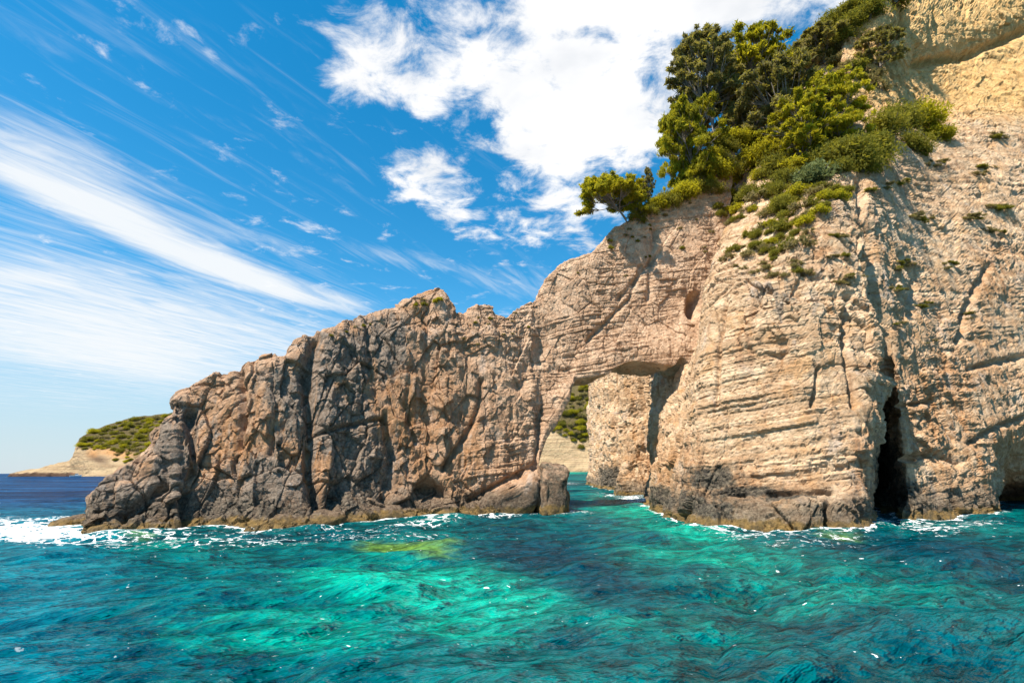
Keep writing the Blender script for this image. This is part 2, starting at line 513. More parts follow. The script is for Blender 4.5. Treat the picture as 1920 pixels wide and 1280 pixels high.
# ------------------------------------------------------------------ the headland with the arch
A = [  # base px, crest px, thickness, lean back, waterline (1) or arch edge depth
    (160, 1000, 156, 958, 2.0, 0.3, 0), (172, 1004, 165, 926, 3.0, 0.8, 0), (212, 1003, 214, 880, 4.5, 1.6, 0), (262, 1002, 246, 860, 5.0, 2.0, 0),
    (298, 1000, 283, 840, 5.5, 2.2, 0), (314, 998, 287, 814, 5.5, 2.2, 0), (330, 997, 326, 776, 6.0, 2.2, 0), (348, 995, 329, 752, 6.0, 2.2, 0),
    (375, 992, 357, 724, 6.0, 2.2, 0), (430, 991, 417, 701, 6.0, 2.4, 0), (465, 992, 449, 693, 6.0, 2.6, 0), (480, 992, 466, 672, 6.5, 2.6, 0),
    (520, 992, 514, 658, 6.5, 2.8, 0), (530, 991, 523, 664, 6.5, 2.8, 0), (560, 990, 547, 644, 7.0, 3.0, 0), (610, 987, 599, 626, 7.0, 3.2, 0),
    (680, 980, 672, 600, 7.0, 3.4, 0), (725, 975, 723, 585, 7.0, 3.0, 0), (770, 972, 766, 565, 7.0, 2.6, 0), (800, 970, 801, 549, 7.0, 2.6, 0),
    (815, 970, 824, 542, 6.5, 2.6, 0), (830, 970, 838, 560, 6.0, 2.8, 0), (850, 969, 857, 591, 6.0, 2.8, 0), (870, 968, 874, 588, 6.0, 3.0, 0),
    (885, 967.6, 891, 577, 6.0, 3.0, 0), (910, 967, 923, 571, 6.0, 3.0, 0), (925, 966.4, 933, 586, 6.0, 3.0, 0), (945, 965.6, 949, 590, 6.0, 3.0, 0),
    (968, 964.5, 962, 581, 6.0, 3.0, 0), (985, 963.5, 983, 570, 6.0, 3.2, 0), (999, 962.8, 996, 566, 6.0, 3.2, 0),
    (1005, 945, 1003, 564, 6.0, 3.1, 38.6), (1008, 918, 1008, 562, 6.0, 2.9, 39.0), (1010, 892, 1013, 557, 6.0, 2.7, 39.4),
    (1012, 866, 1016, 546, 6.0, 2.4, 39.8), (1020, 838, 1033, 513, 6.0, 2.3, 40.0), (1033, 810, 1044, 501, 6.0, 2.2, 40.3), (1051, 781, 1062, 489, 6.0, 2.0, 40.6),
    (1068, 747, 1090, 480, 6.0, 1.9, 40.9), (1079, 714, 1113, 472, 6.0, 1.9, 41.1), (1110, 705, 1128, 455, 6.0, 1.85, 41.4), (1138, 701, 1155, 425, 6.5, 1.85, 41.7),
    (1162, 684, 1181, 410, 6.5, 1.9, 41.9), (1195, 676, 1214, 388, 7.0, 1.9, 42.2), (1230, 680, 1251, 378, 7.0, 2.0, 42.4), (1262, 684, 1287, 358, 7.0, 2.0, 42.7),
    (1278, 669, 1305, 330, 7.0, 2.1, 42.8), (1302, 685, 1335, 290, 7.0, 2.2, 43.0), (1345, 690, 1380, 250, 7.0, 2.4, 43.2)]
ctrl = []
for bx_, by_, cx_, cy_, th, lean, ed in A:
    lean *= 1.45 if ed == 0 else 1.25
    th = th if ed == 0 else th * 0.6
    rows = []
    wat = ed == 0
    b0 = W(bx_, by_) if wat else P(bx_, by_, ed)
    d0 = b0[1]
    hgt_px = by_ - cy_
    inn = np.array([-0.35, 1.0, 0]) * 1.0      # into the rock, away from the camera
    top = P(cx_, cy_, d0 + lean)
    if wat:
        rows.append(b0 + np.array([0.3, -0.6, -2.5]))
        rows.append(b0)
        ap = min(0.9, top[2] * 0.4)
        f = ap / max(top[2], 0.5)
        q = P(bx_ + (cx_ - bx_) * f, by_ - hgt_px * f, d0 + min(1.0, lean * 0.5))
        rows.append(q)
    else:
        ub = b0 + inn * th * 0.9 + np.array([0, 0, -0.3])
        rows.append(ub)
        rows.append(b0)
        rows.append(P(bx_ + (cx_ - bx_) * 0.06, by_ - hgt_px * 0.06, d0 - 0.05))
    for f, lf in ((0.28, 0.42), (0.52, 0.55), (0.78, 0.72)):
        rows.append(P(bx_ + (cx_ - bx_) * f, by_ - hgt_px * f, d0 + lean * lf))
    rows.append(top)
    rows.append(top + inn * th * 0.35 + np.array([0, 0, -0.25]))
    rows.append(top * np.array([1, 1, 0.6]) + np.array([0, 0, b0[2] * 0.4]) + inn * th * 0.85)
    rows.append((b0 + inn * th * 1.05 + np.array([0, 0, -2.5])) if wat else ub)
    ctrl.append(rows)
NU, NV = 900, 420
gA = loft(ctrl, NU, NV, fv=[0.35, 1, 1, 1, 1, 1, 0.7, 0.3, 0.2])
pxA, pyA, _ = project(gA)
frontA = np.linspace(0, 1, NV)[None, :] < 0.80
frontA = np.repeat(frontA, NU, 0)
CUTS_A = [
    ([(450, 700), (455, 770), (446, 840)], 6, 0.55), ([(590, 640), (574, 705), (586, 790), (580, 880), (604, 970)], 12, 1.1),
    ([(585, 815), (650, 797), (718, 786)], 4, 0.45), ([(902, 715), (896, 770), (876, 812), (830, 880)], 5, 0.55), ([(688, 602), (690, 665)], 5, 0.4),
    ([(800, 915), (828, 925)], 15, 1.2), ([(880, 935), (965, 892), (1004, 872)], 5, 0.5), ([(1025, 628), (996, 675), (975, 720)], 16, 0.35),
    ([(1302, 560), (1299, 585)], 9, 1.4), ([(640, 900), (620, 960)], 12, 0.8), ([(355, 780), (365, 870), (350, 930), (352, 985)], 10, 0.8),
    ([(720, 780), (735, 860), (720, 940)], 8, 0.5), ([(1160, 560), (1240, 470)], 5, 0.35), ([(1100, 640), (1180, 560), (1200, 500)], 4, 0.3),
    ([(230, 965), (270, 940), (310, 915)], 9, 0.7), ([(510, 700), (520, 760), (505, 850)], 7, 0.45), ([(1230, 430), (1215, 560)], 6, 0.35),
    ([(985, 900), (975, 955)], 4, 0.4), ([(770, 690), (760, 760), (780, 830)], 6, 0.35)]

def dispA(flat):
    px, py = pxA.ravel(), pyA.ravel()
    along = flat[:, 0] * 0.9 + flat[:, 1] * 0.45
    right = sstep(px, 760, 1060)                        # towards the arch the beds take over from the broken rock
    low = sstep(py, 760, 960) * (1 - sstep(px, 900, 1010))
    crest = sstep(py - np.interp(px, [c[2] for c in A], [c[3] for c in A]), 0, 60)
    d = relief(flat, along, 0.25 + 0.95 * right, (0.95 - 0.62 * right) * (0.65 + 0.35 * crest), (0.6 - 0.4 * right), 0.5 - 0.22 * right, 3.0)
    d += carve(px, py, frontA.ravel(), CUTS_A)
    d *= np.where(frontA.ravel(), 1.0, 0.6)
    edge = np.array([(c[0], c[1]) for c in A if c[6]])
    near = np.exp(-(seg_dist(px, py, [tuple(e) for e in edge]) / 16.0) ** 2)
    d = d * (1 - 0.6 * near)
    return d

vA = rock_grid(gA, 1, dispA, nblur=3)
ph = fbm(vA / 4.0, 3)
greyA = np.zeros(len(vA)); orA = np.zeros(len(vA)); blA = np.zeros(len(vA))
_px, _py = pxA.ravel(), pyA.ravel()
for e in [(330, 850, 90, 160), (250, 930, 130, 80), (640, 680, 190, 90, -25), (600, 770, 150, 150), (720, 650, 90, 90), (400, 940, 140, 60), (520, 900, 130, 90), (680, 880, 110, 110), (540, 720, 90, 60, -20)]:
    greyA = np.maximum(greyA, ell(_px, _py, *e))
greyA *= 1 - sstep(_px, 740, 860)
for e in [(430, 840, 110, 130), (620, 860, 130, 110), (760, 800, 120, 160), (900, 860, 110, 90)]:
    orA = np.maximum(orA, 0.9 * ell(_px, _py, *e))
for e in [(640, 930, 60, 40), (800, 920, 40, 25), (690, 905, 50, 50), (450, 960, 90, 24), (240, 975, 70, 40), (1040, 930, 40, 40)]:
    blA = np.maximum(blA, 0.6 * ell(_px, _py, *e))
zoneA = np.stack([greyA * frontA.ravel(), orA * (1 - 0.7 * sstep(_px, 860, 1000)), blA, sstep(_px + 0.25 * (760 - _py), 860, 1060)], 1)
head_me = mesh_from('headland', vA, grid_faces(NU, NV), M_HEAD, smooth=False, attrs={'zone': zoneA})
headland = link('headland', head_me, label='long brown and grey rock headland with a natural arch at its right end', category='headland', kind='structure')

# ------------------------------------------------------------------ the tall cliff to the right
def inner(px, py, back=0.0, push=0.0):
    b0 = W(px, py) + np.array([back, back * 0.6, 0])
    zs = [-2.5, 0, 1.5, 2.5, 8, 15, 22, 30, 34, 38, 42, 45, 48]
    xs = [-0.3, 0, 0.3, 0.5, 0.8, 1.2, 1.8, 3, 8, 14, 20, 26, 34]
    r = [np.array([b0[0] + x_, b0[1] + (0 if z_ < 31 else (z_ - 30) * 0.6) + push * min(1, max(0, (z_ - 8) / 5)), z_]) for x_, z_ in zip(xs, zs)]
    r.append(r[-1] + np.array([10, 20, -12]))
    return r

def face(w, *pts):
    b0 = W(*w) if len(w) == 2 else P(*w)
    r = [b0 + np.array([0, -0.5, -2.5]) if len(w) == 2 else b0 + np.array([0, 0, -2.5]), b0]
    for k_, p in enumerate(pts):
        lean = sstep(float(p[0]), 1625, 1760) * 6.5 * max(0.0, 900 - p[1]) / 700 + (sstep(float(p[0]), 1625, 1760) * 7 if k_ == len(pts) - 1 else 0)
        r.append(P(p[0], p[1], p[2] + lean))
    r.append(r[-1] + np.array([6, 24, -8]))
    return r

B = [
    [p + np.array([14, 10, 0]) for p in inner(1097, 908)],
    inner(1100, 907.5), inner(1128, 916), inner(1141, 918), inner(1150, 921, 2.2), inner(1157, 928, 0.6), inner(1166, 930), inner(1192, 931), inner(1203, 933, 1.0),
    inner(1211, 937, 0.6, 3.0),
    face((1216, 951.5), (1221, 938, 41.4), (1229, 905, 41.4), (1251, 800, 41.8), (1290, 694, 42.9), (1320, 560, 46), (1342, 480, 47), (1365, 410, 48), (1395, 330, 49), (1410, 270, 50), (1440, 205, 54), (1470, 150, 58)),
    face((1248, 962), (1256, 936, 36.5), (1264, 903, 36.6), (1279, 800, 37.0), (1305, 675, 37.6), (1327, 550, 39), (1344, 485, 40.5), (1370, 415, 42.7), (1404, 335, 45.5), (1426, 270, 48.6), (1452, 205, 53), (1480, 145, 57.5)),
    face((1268, 973), (1282, 935, 31.6), (1288, 900, 31.9), (1296, 800, 32.4), (1311, 662, 33.2), (1330, 542, 34.6), (1345, 490, 36.2), (1372, 420, 39), (1410, 340, 43), (1440, 270, 47.5), (1465, 205, 52), (1490, 140, 57)),
    face((1274, 977), (1290, 936, 30.4), (1297, 903, 30.8), (1304, 800, 31.3), (1319, 658, 32.1), (1338, 540, 33.6), (1353, 488, 35.6), (1382, 416, 38.8), (1418, 336, 42.8), (1448, 266, 47.3), (1472, 201, 51.8), (1496, 134, 57)),
    face((1300, 986), (1312, 938, 29.2), (1318, 925, 30.3), (1325, 800, 30.8), (1336, 650, 31.6), (1356, 530, 32.8), (1380, 482, 34.8), (1420, 400, 38), (1450, 320, 42), (1475, 250, 46.5), (1495, 190, 51), (1515, 115, 57)),
    face((1400, 994), (1402, 938, 27.7), (1408, 929, 29.2), (1415, 800, 29.5), (1420, 655, 30.1), (1435, 540, 30.6), (1450, 470, 32.5), (1475, 390, 36), (1500, 310, 40), (1520, 240, 45), (1535, 170, 50), (1545, 88, 57)),
    face((1510, 1001), (1510, 936, 25.8), (1512, 924, 27.7), (1515, 800, 28.2), (1520, 650, 28.9), (1530, 520, 30), (1540, 410, 32), (1550, 350, 35), (1565, 285, 39.5), (1575, 220, 44), (1578, 150, 49), (1592, 45, 57)),
    face((1590, 1000), (1588, 936, 25.9), (1590, 918, 27.5), (1596, 800, 28.1), (1628, 665, 29.2), (1607, 510, 30.6), (1600, 400, 33), (1605, 335, 36), (1615, 215, 43.5), (1600, 160, 46), (1584, 95, 49), (1640, 15, 54)),
    face((1616, 996), (1615, 940, 26.6), (1616, 900, 27.8), (1632, 790, 28.8), (1664, 690, 30.5), (1636, 520, 31.2), (1626, 400, 33.5), (1640, 325, 37), (1660, 206, 45), (1660, 122, 48), (1655, 80, 47.4), (1690, -20, 55)),
    face((1628, 962, 42), (1630, 930, 43), (1634, 890, 43), (1645, 790, 40), (1666, 690, 32.6), (1640, 515, 32.2), (1633, 400, 34), (1650, 322, 37.5), (1675, 204, 45.2), (1678, 120, 48), (1675, 76, 47.4), (1710, -30, 56)),
    face((1704, 977), (1704, 945, 31.2), (1702, 900, 31.7), (1692, 790, 31.8), (1680, 680, 32.0), (1660, 515, 33.0), (1650, 400, 35), (1665, 322, 38), (1695, 203, 45.5), (1700, 120, 48.2), (1700, 72, 47.4), (1735, -40, 56)),
    face((1770, 972), (1770, 945, 32.3), (1770, 900, 32.8), (1768, 790, 33.3), (1762, 660, 34), (1750, 500, 35.5), (1745, 370, 38), (1750, 290, 40.5), (1765, 208, 46), (1790, 108, 49.4), (1790, 60, 48.4), (1820, -60, 57.5)),
    face((1850, 966), (1850, 940, 34.5), (1850, 900, 34.8), (1850, 790, 35.4), (1848, 640, 36.6), (1848, 480, 38.3), (1848, 340, 40.5), (1850, 262, 43), (1860, 190, 47), (1866, 82, 50.5), (1866, 35, 49.6), (1890, -90, 59)),
    face((1884, 953, 45), (1888, 930, 45.5), (1892, 905, 42.5), (1900, 800, 37.8), (1903, 640, 38.8), (1908, 470, 40.4), (1912, 320, 42.5), (1917, 240, 45), (1920, 176, 48), (1920, 57, 51.2), (1920, 10, 50.4), (1945, -110, 60)),
    face((1950, 953, 46), (1950, 930, 45.5), (1952, 895, 40.5), (1955, 800, 39.0), (1958, 640, 40.2), (1965, 465, 41.7), (1970, 310, 43.7), (1975, 228, 46), (1985, 160, 48.5), (1985, 40, 51.8), (1985, -8, 51), (2010, -125, 61)),
    face((2010, 953), (2010, 935, 39.0), (2012, 895, 39.6), (2015, 800, 40.2), (2020, 640, 41.4), (2030, 460, 43), (2040, 300, 45), (2045, 215, 47.5), (2055, 145, 50), (2060, 25, 53), (2060, -25, 52.4), (2080, -145, 63)),
    face((2400, 945), (2400, 925, 44), (2400, 885, 44.6), (2400, 790, 45.5), (2400, 640, 47), (2400, 440, 49), (2400, 260, 51), (2400, 180, 53), (2400, 100, 60), (2400, -40, 63), (2400, -90, 62), (2420, -220, 69))]
NUB, NVB = 1050, 600
gB = loft(B, NUB, NVB, fu=[0.08, 0.6] + [1.0] * (len(B) - 5) + [0.9, 0.2], fv=[0.25, 1, 1, 1, 1, 1, 1, 1, 1, 1, 1, 0.9, 0.1])
pxB, pyB, wB = project(gB)
CUTS_B = [
    ([(1612, 340), (1632, 460), (1645, 560), (1668, 650), (1660, 700)], 9, 0.9), ([(1400, 652), (1420, 668), (1436, 664), (1462, 670), (1478, 658)], 4, 0.22),
    ([(1715, 120), (1812, 104), (1869, 82), (1925, 55)], 7, 1.2), ([(1690, 760), (1755, 752)], 4, 0.4), ([(1590, 560), (1585, 660), (1600, 760)], 6, 0.5),
    ([(1795, 640), (1820, 560), (1850, 500)], 6, 0.5), ([(1535, 690), (1525, 760)], 4, 0.35), ([(1820, 830), (1870, 800), (1925, 780)], 5, 0.45), ([(1320, 500), (1316, 560), (1304, 640)], 4, 0.4),
    ([(1555, 940), (1558, 998)], 6, 0.8), ([(1360, 560), (1350, 640), (1345, 760)], 4, 0.3), ([(1690, 480), (1720, 520), (1705, 590)], 8, 0.5), ([(1395, 927), (1365, 931), (1325, 934)], 4, 0.5), ([(1560, 921), (1510, 925), (1440, 924)], 3.5, 0.45),
    ([(1820, 690), (1930, 665)], 5, 0.4), ([(1700, 860), (1760, 850), (1800, 870)], 6, 0.5), ([(1590, 60), (1640, 70), (1700, 40)], 6, 0.6), ([(1750, 20), (1760, 60)], 5, 0.5)]

def dispB(flat):
    px, py = pxB.ravel(), pyB.ravel()
    along = flat[:, 0] * 0.8 + flat[:, 1] * 0.6
    innerw = 1 - sstep(px, 1262, 1310)
    upper = sstep(-py, -330, -190)
    rough_top = ell(px, py, 1470, 540, 150, 130) + ell(px, py, 1610, 560, 70, 240) + ell(px, py, 1720, 800, 110, 170)
    low = sstep(py, 925, 955)
    beds = np.clip(1.0 - 0.75 * innerw - 0.4 * upper - 0.4 * low, 0.15, 1)
    blocks = np.clip(0.24 + 0.5 * rough_top + 0.45 * innerw + 0.3 * upper + 0.55 * low, 0, 1.0)
    flutes = np.clip(0.25 + 1.7 * innerw + 0.3 * sstep(px, 1560, 1640), 0, 2.0) * (1 - 0.5 * upper)
    plain = ell(px, py, 1440, 790, 140, 130)
    blocks = blocks * (1 - 0.8 * plain); flutes = flutes * (1 - 0.6 * plain)
    d = relief(flat, along, beds * 1.1, blocks, flutes, (0.18 + 0.45 * upper + 0.45 * innerw) * (1 - 0.5 * plain), 11.0)
    d += carve(px, py, 1.0, CUTS_B)
    return d

vB = rock_grid(gB, 1, dispB, nblur=3)
_px, _py = pxB.ravel(), pyB.ravel()
greyB = np.zeros(len(vB)); orB = np.zeros(len(vB)); blB = np.zeros(len(vB)); yeB = np.zeros(len(vB))
for e in [(1450, 560, 60, 60), (1560, 400, 40, 60), (1610, 900, 50, 70), (1540, 965, 100, 24), (1740, 930, 60, 50)]:
    greyB = np.maximum(greyB, 0.5 * ell(_px, _py, *e))
for e in [(1400, 900, 140, 50), (1620, 900, 40, 110), (1780, 760, 160, 200), (1870, 850, 130, 110), (1290, 880, 60, 70), (1230, 880, 80, 80), (1860, 520, 60, 90), (1460, 690, 30, 60), (1530, 460, 40, 60)]:
    orB = np.maximum(orB, 0.85 * ell(_px, _py, *e))
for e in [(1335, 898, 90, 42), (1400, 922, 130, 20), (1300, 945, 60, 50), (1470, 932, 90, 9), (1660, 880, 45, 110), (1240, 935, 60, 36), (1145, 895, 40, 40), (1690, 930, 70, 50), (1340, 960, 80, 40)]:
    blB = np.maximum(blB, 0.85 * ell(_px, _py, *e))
yeB = sstep(-_py, -260, -180) * sstep(_px, 1560, 1620)
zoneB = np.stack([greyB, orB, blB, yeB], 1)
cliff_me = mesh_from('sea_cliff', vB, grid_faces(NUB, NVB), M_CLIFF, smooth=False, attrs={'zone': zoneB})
cliff = link('sea_cliff', cliff_me, label='tall cream limestone sea cliff with bedding, caves and a vegetated upper slope', category='cliff', kind='structure')

# picking points on the rock by where they show in the photograph
allv = np.concatenate([vA, vB])
apx, apy, aw = project(allv)
def pick(px, py, r=5.0):
    for k in range(6):
        m_ = np.nonzero((np.abs(apx - px) < r) & (np.abs(apy - py) < r))[0]
        if len(m_):
            j = m_[np.argsort(aw[m_])[:max(1, len(m_) // 6)]]
            return allv[j].mean(0)
        r *= 1.8
    return None

# boulders and slabs that lie against the foot of the rock, parts of the setting
def ico(sub):
    import bmesh
    bm = bmesh.new()
    bmesh.ops.create_icosphere(bm, subdivisions=sub, radius=1.0)
    v = np.array([x.co for x in bm.verts], np.float32)
    f = np.array([[l.index for l in q.verts] for q in bm.faces], np.int32)
    bm.free()
    return v, f
ICO6 = ico(5)

def boulder(parent, px, py, d, rx, ry, rz, rot, seed, mat, power=0.62, grey=0.2, black=0.3, tilt=0.0, orange=0.3, name='boulder'):
    v, f = ICO6
    s = np.sign(v) * np.abs(v) ** power
    s = s / np.abs(s).max()
    c = W(px, py) if d is None else P(px, py, d)
    m_ = np.array(Matrix.Rotation(math.radians(rot), 3, 'Z') @ Matrix.Rotation(math.radians(tilt), 3, 'Y'))
    w_ = (s * np.array([rx, ry, rz])) @ m_.T + c
    nrm = (v / np.array([rx, ry, rz])) @ m_.T
    nrm /= np.linalg.norm(nrm, axis=1)[:, None]
    w_ = w_ + nrm * (relief(w_, w_[:, 0], 0.3, 0.75, 0.25, 0.3, seed) * min(1.0, 0.45 + rx / 6))[:, None]
    z_ = np.stack([np.full(len(w_), grey), np.full(len(w_), orange), np.full(len(w_), black), np.zeros(len(w_))], 1)
    return link(name, mesh_from(name, w_, f, mat, attrs={'zone': z_}), parent=parent)

boulder(headland, 1032, 925, 39.0, 1.0, 1.6, 2.1, 10, 21.0, M_HEAD, 0.4, 0.25, 0.6, 6, 0.1)
boulder(headland, 1048, 948, 39.2, 0.75, 1.1, 1.2, -15, 25.0, M_HEAD, 0.42, 0.25, 0.6, 0, 0.1)
boulder(headland, 955, 938, 38.4, 2.5, 1.3, 1.1, 20, 31.0, M_HEAD, 0.42, 0.25, 0.25, -24, 0.2)
boulder(headland, 146, 982, 31.5, 1.4, 0.9, 0.5, 15, 41.0, M_HEAD, 0.7, 0.1, 0.5, -12, 0.2)
boulder(headland, 188, 1003, None, 0.5, 0.4, 0.45, 15, 43.0, M_HEAD, 0.7, 0.0, 0.0, -25, 0.4)
boulder(headland, 700, 970, 34.6, 2.6, 1.2, 0.6, 25, 47.0, M_HEAD, 0.7, 0.0, 0.0, 4, 0.6)
boulder(headland, 560, 983, 30.9, 2.4, 1.1, 0.55, 8, 49.0, M_HEAD, 0.7, 0.0, 0.0, -3, 0.6)

# ------------------------------------------------------------------ distant land
def land_mat(name, ca, cb, cc):
    mt = bpy.data.materials.new(name); mt.use_nodes = True
    b = NB(mt.node_tree); b.N.clear()
    geo = b.new('ShaderNodeNewGeometry'); pos = geo.outputs['Position']
    x, y, z = b.sep(pos)
    at = b.new('ShaderNodeAttribute', attribute_name='zone')
    g_, o_, k_ = b.sep(at.outputs['Vector'])
    n1 = b.noise(pos, 0.09, 8, 0.65, 0.4)
    bed = b.noise(b.comb(b.m('MULTIPLY', x, 0.01), b.m('MULTIPLY', y, 0.01), b.m('ADD', b.m('MULTIPLY', z, 0.55), b.m('MULTIPLY', n1, 1.6))), 1.0, 5, 0.6)
    c = b.mix(b.ramp(bed, 0.35, 0.65), ca, cb)
    c = b.mix(b.m('MULTIPLY', b.ramp(n1, 0.5, 0.7), 0.5), c, cc)
    c = b.mix(g_, c, b.mix(n1, (0.06, 0.06, 0.022), (0.17, 0.12, 0.06)))
    c = b.mix(o_, c, (0.52, 0.27, 0.11))
    c = b.mix(k_, c, (0.10, 0.06, 0.04))
    bs = b.new('ShaderNodeBsdfPrincipled')
    b.put(bs.inputs['Base Color'], c); bs.inputs['Roughness'].default_value = 0.95
    bs.inputs['Specular IOR Level'].default_value = 0.1
    bp = b.new('ShaderNodeBump'); bp.inputs['Strength'].default_value = 1.0; bp.inputs['Distance'].default_value = 4.0
    b.put(bp.inputs['Height'], b.noise(pos, 0.35, 9, 0.7)); b.L.new(bp.outputs[0], bs.inputs['Normal'])
    out = b.new('ShaderNodeOutputMaterial'); b.L.new(bs.outputs[0], out.inputs[0])
    return mt
M_FAR = land_mat('far_rock', (0.50, 0.37, 0.22), (0.34, 0.235, 0.135), (0.36, 0.26, 0.17))

def far_land(name, cols, nu, nv, label, cat, zone_fn, amp):
    cc = []
    for rows in cols:
        r = [P(*rows[0]) * np.array([1, 1, 0]) + np.array([0, 0, -4.0])]
        r += [P(*q) for q in rows]
        r.append(r[-1] + np.array([r[-1][0] * 0.25, r[-1][1] * 0.25, -r[-1][2] * 0.3]))
        cc.append(r)
    g = loft(cc, nu, nv)
    px_, py_, _ = project(g)
    v = rock_grid(g, 1, lambda f: amp * (fbm(f / 22.0, 4, 0.55) + 0.5 * fbm(f / np.array([9, 9, 3.0]), 3)), nblur=2)
    z_ = zone_fn(px_.ravel(), py_.ravel())
    return link(name, mesh_from(name, v, grid_faces(nu, nv), M_FAR, attrs={'zone': z_}), label=label, category=cat, kind='structure'), v

def zp(px, py):
    n = fbm(np.stack([px / 9, py / 6, px * 0], 1), 3) * 9
    veg = sstep(-(py + n - np.interp(px, [130, 160, 200, 260, 330], [835, 842, 850, 862, 850])), -3, 3) * sstep(px, 140, 152)
    og = np.maximum(ell(px, py, 215, 850, 40, 9, 5), ell(px, py, 175, 850, 14, 9))
    dk = sstep(py + n * 0.3, 884, 888) * (1 - sstep(px, 130, 150)) + 0.8 * ell(px, py, 185, 862, 26, 10, 20)
    return np.stack([veg * (1 - og), og * 0.9, np.clip(dk, 0, 1), 0 * px], 1)
promontory, vP = far_land('distant_promontory', [
    [(14, 893, 505), (14, 891, 506), (15, 890, 507), (16, 889, 508), (17, 888.5, 509), (18, 888, 512)],
    [(22, 893, 500), (22, 890, 501), (22, 889, 503), (23, 888, 505), (24, 887, 507), (26, 886.5, 512)],
    [(60, 893, 490), (60, 889, 491), (60, 887, 493), (60, 885, 496), (61, 882, 500), (62, 880, 508)],
    [(105, 893, 478), (105, 889, 479), (105, 885, 482), (106, 880, 486), (107, 874, 492), (110, 869, 500)],
    [(128, 893, 470), (128, 888, 471), (128, 882, 474), (129, 874, 478), (131, 866, 483), (133, 861, 492)],
    [(136, 893, 468), (136, 888, 469), (136, 880, 472), (137, 868, 474), (138, 853, 478), (141, 842, 490)],
    [(150, 893, 462), (150, 888, 464), (150, 876, 467), (150, 860, 470), (150, 836, 480), (153, 820, 500)],
    [(175, 893, 450), (175, 888, 453), (175, 875, 458), (175, 860, 466), (175, 835, 485), (178, 806, 520)],
    [(215, 893, 440), (215, 888, 444), (215, 875, 450), (215, 855, 466), (215, 830, 490), (218, 792, 540)],
    [(270, 893, 425), (270, 888, 430), (270, 875, 440), (270, 855, 458), (270, 830, 490), (272, 780, 560)],
    [(330, 893, 415), (330, 888, 420), (330, 875, 430), (330, 855, 455), (330, 825, 490), (330, 776, 570)],
    [(430, 893, 400), (430, 888, 410), (430, 875, 425), (430, 850, 455), (430, 815, 490), (430, 770, 580)]],
    260, 130, 'low distant promontory with a sandy point and a wooded top', 'promontory', zp, 2.6)

def zh(px, py):
    n = fbm(np.stack([px / 9, py / 6, px * 0 + 4], 1), 3) * 9
    veg = sstep(-(py + n - np.interp(px, [1000, 1045, 1075, 1110], [795, 808, 822, 830])), -3, 3)
    return np.stack([veg, 0 * px, 0.35 * ell(px, py, 1078, 872, 16, 5, -20), 0 * px], 1)
hill, vH = far_land('distant_hill', [
    [(900, 885, 620), (900, 876, 624), (900, 860, 628), (900, 820, 640), (900, 780, 670), (900, 720, 730)],
    [(990, 885, 610), (990, 876, 612), (990, 860, 616), (990, 815, 628), (990, 770, 655), (990, 710, 720)],
    [(1035, 885, 600), (1035, 876, 602), (1036, 855, 608), (1038, 815, 616), (1040, 765, 640), (1045, 725, 700)],
    [(1062, 885, 590), (1062, 878, 592), (1062, 862, 602), (1062, 835, 608), (1066, 760, 636), (1070, 715, 700)],
    [(1090, 885, 585), (1090, 876, 590), (1090, 858, 598), (1090, 838, 606), (1092, 760, 632), (1095, 705, 700)],
    [(1130, 885, 575), (1130, 872, 582), (1130, 855, 592), (1130, 835, 602), (1130, 755, 628), (1135, 695, 700)],
    [(1220, 885, 560), (1220, 872, 570), (1220, 850, 582), (1220, 830, 596), (1220, 745, 624), (1225, 680, 700)]],
    200, 130, 'pale wooded hillside across the bay, seen through the arch', 'hill', zh, 4.5)

# ------------------------------------------------------------------ the sea
def W2(px, py):
    return W(px, py)[:2]

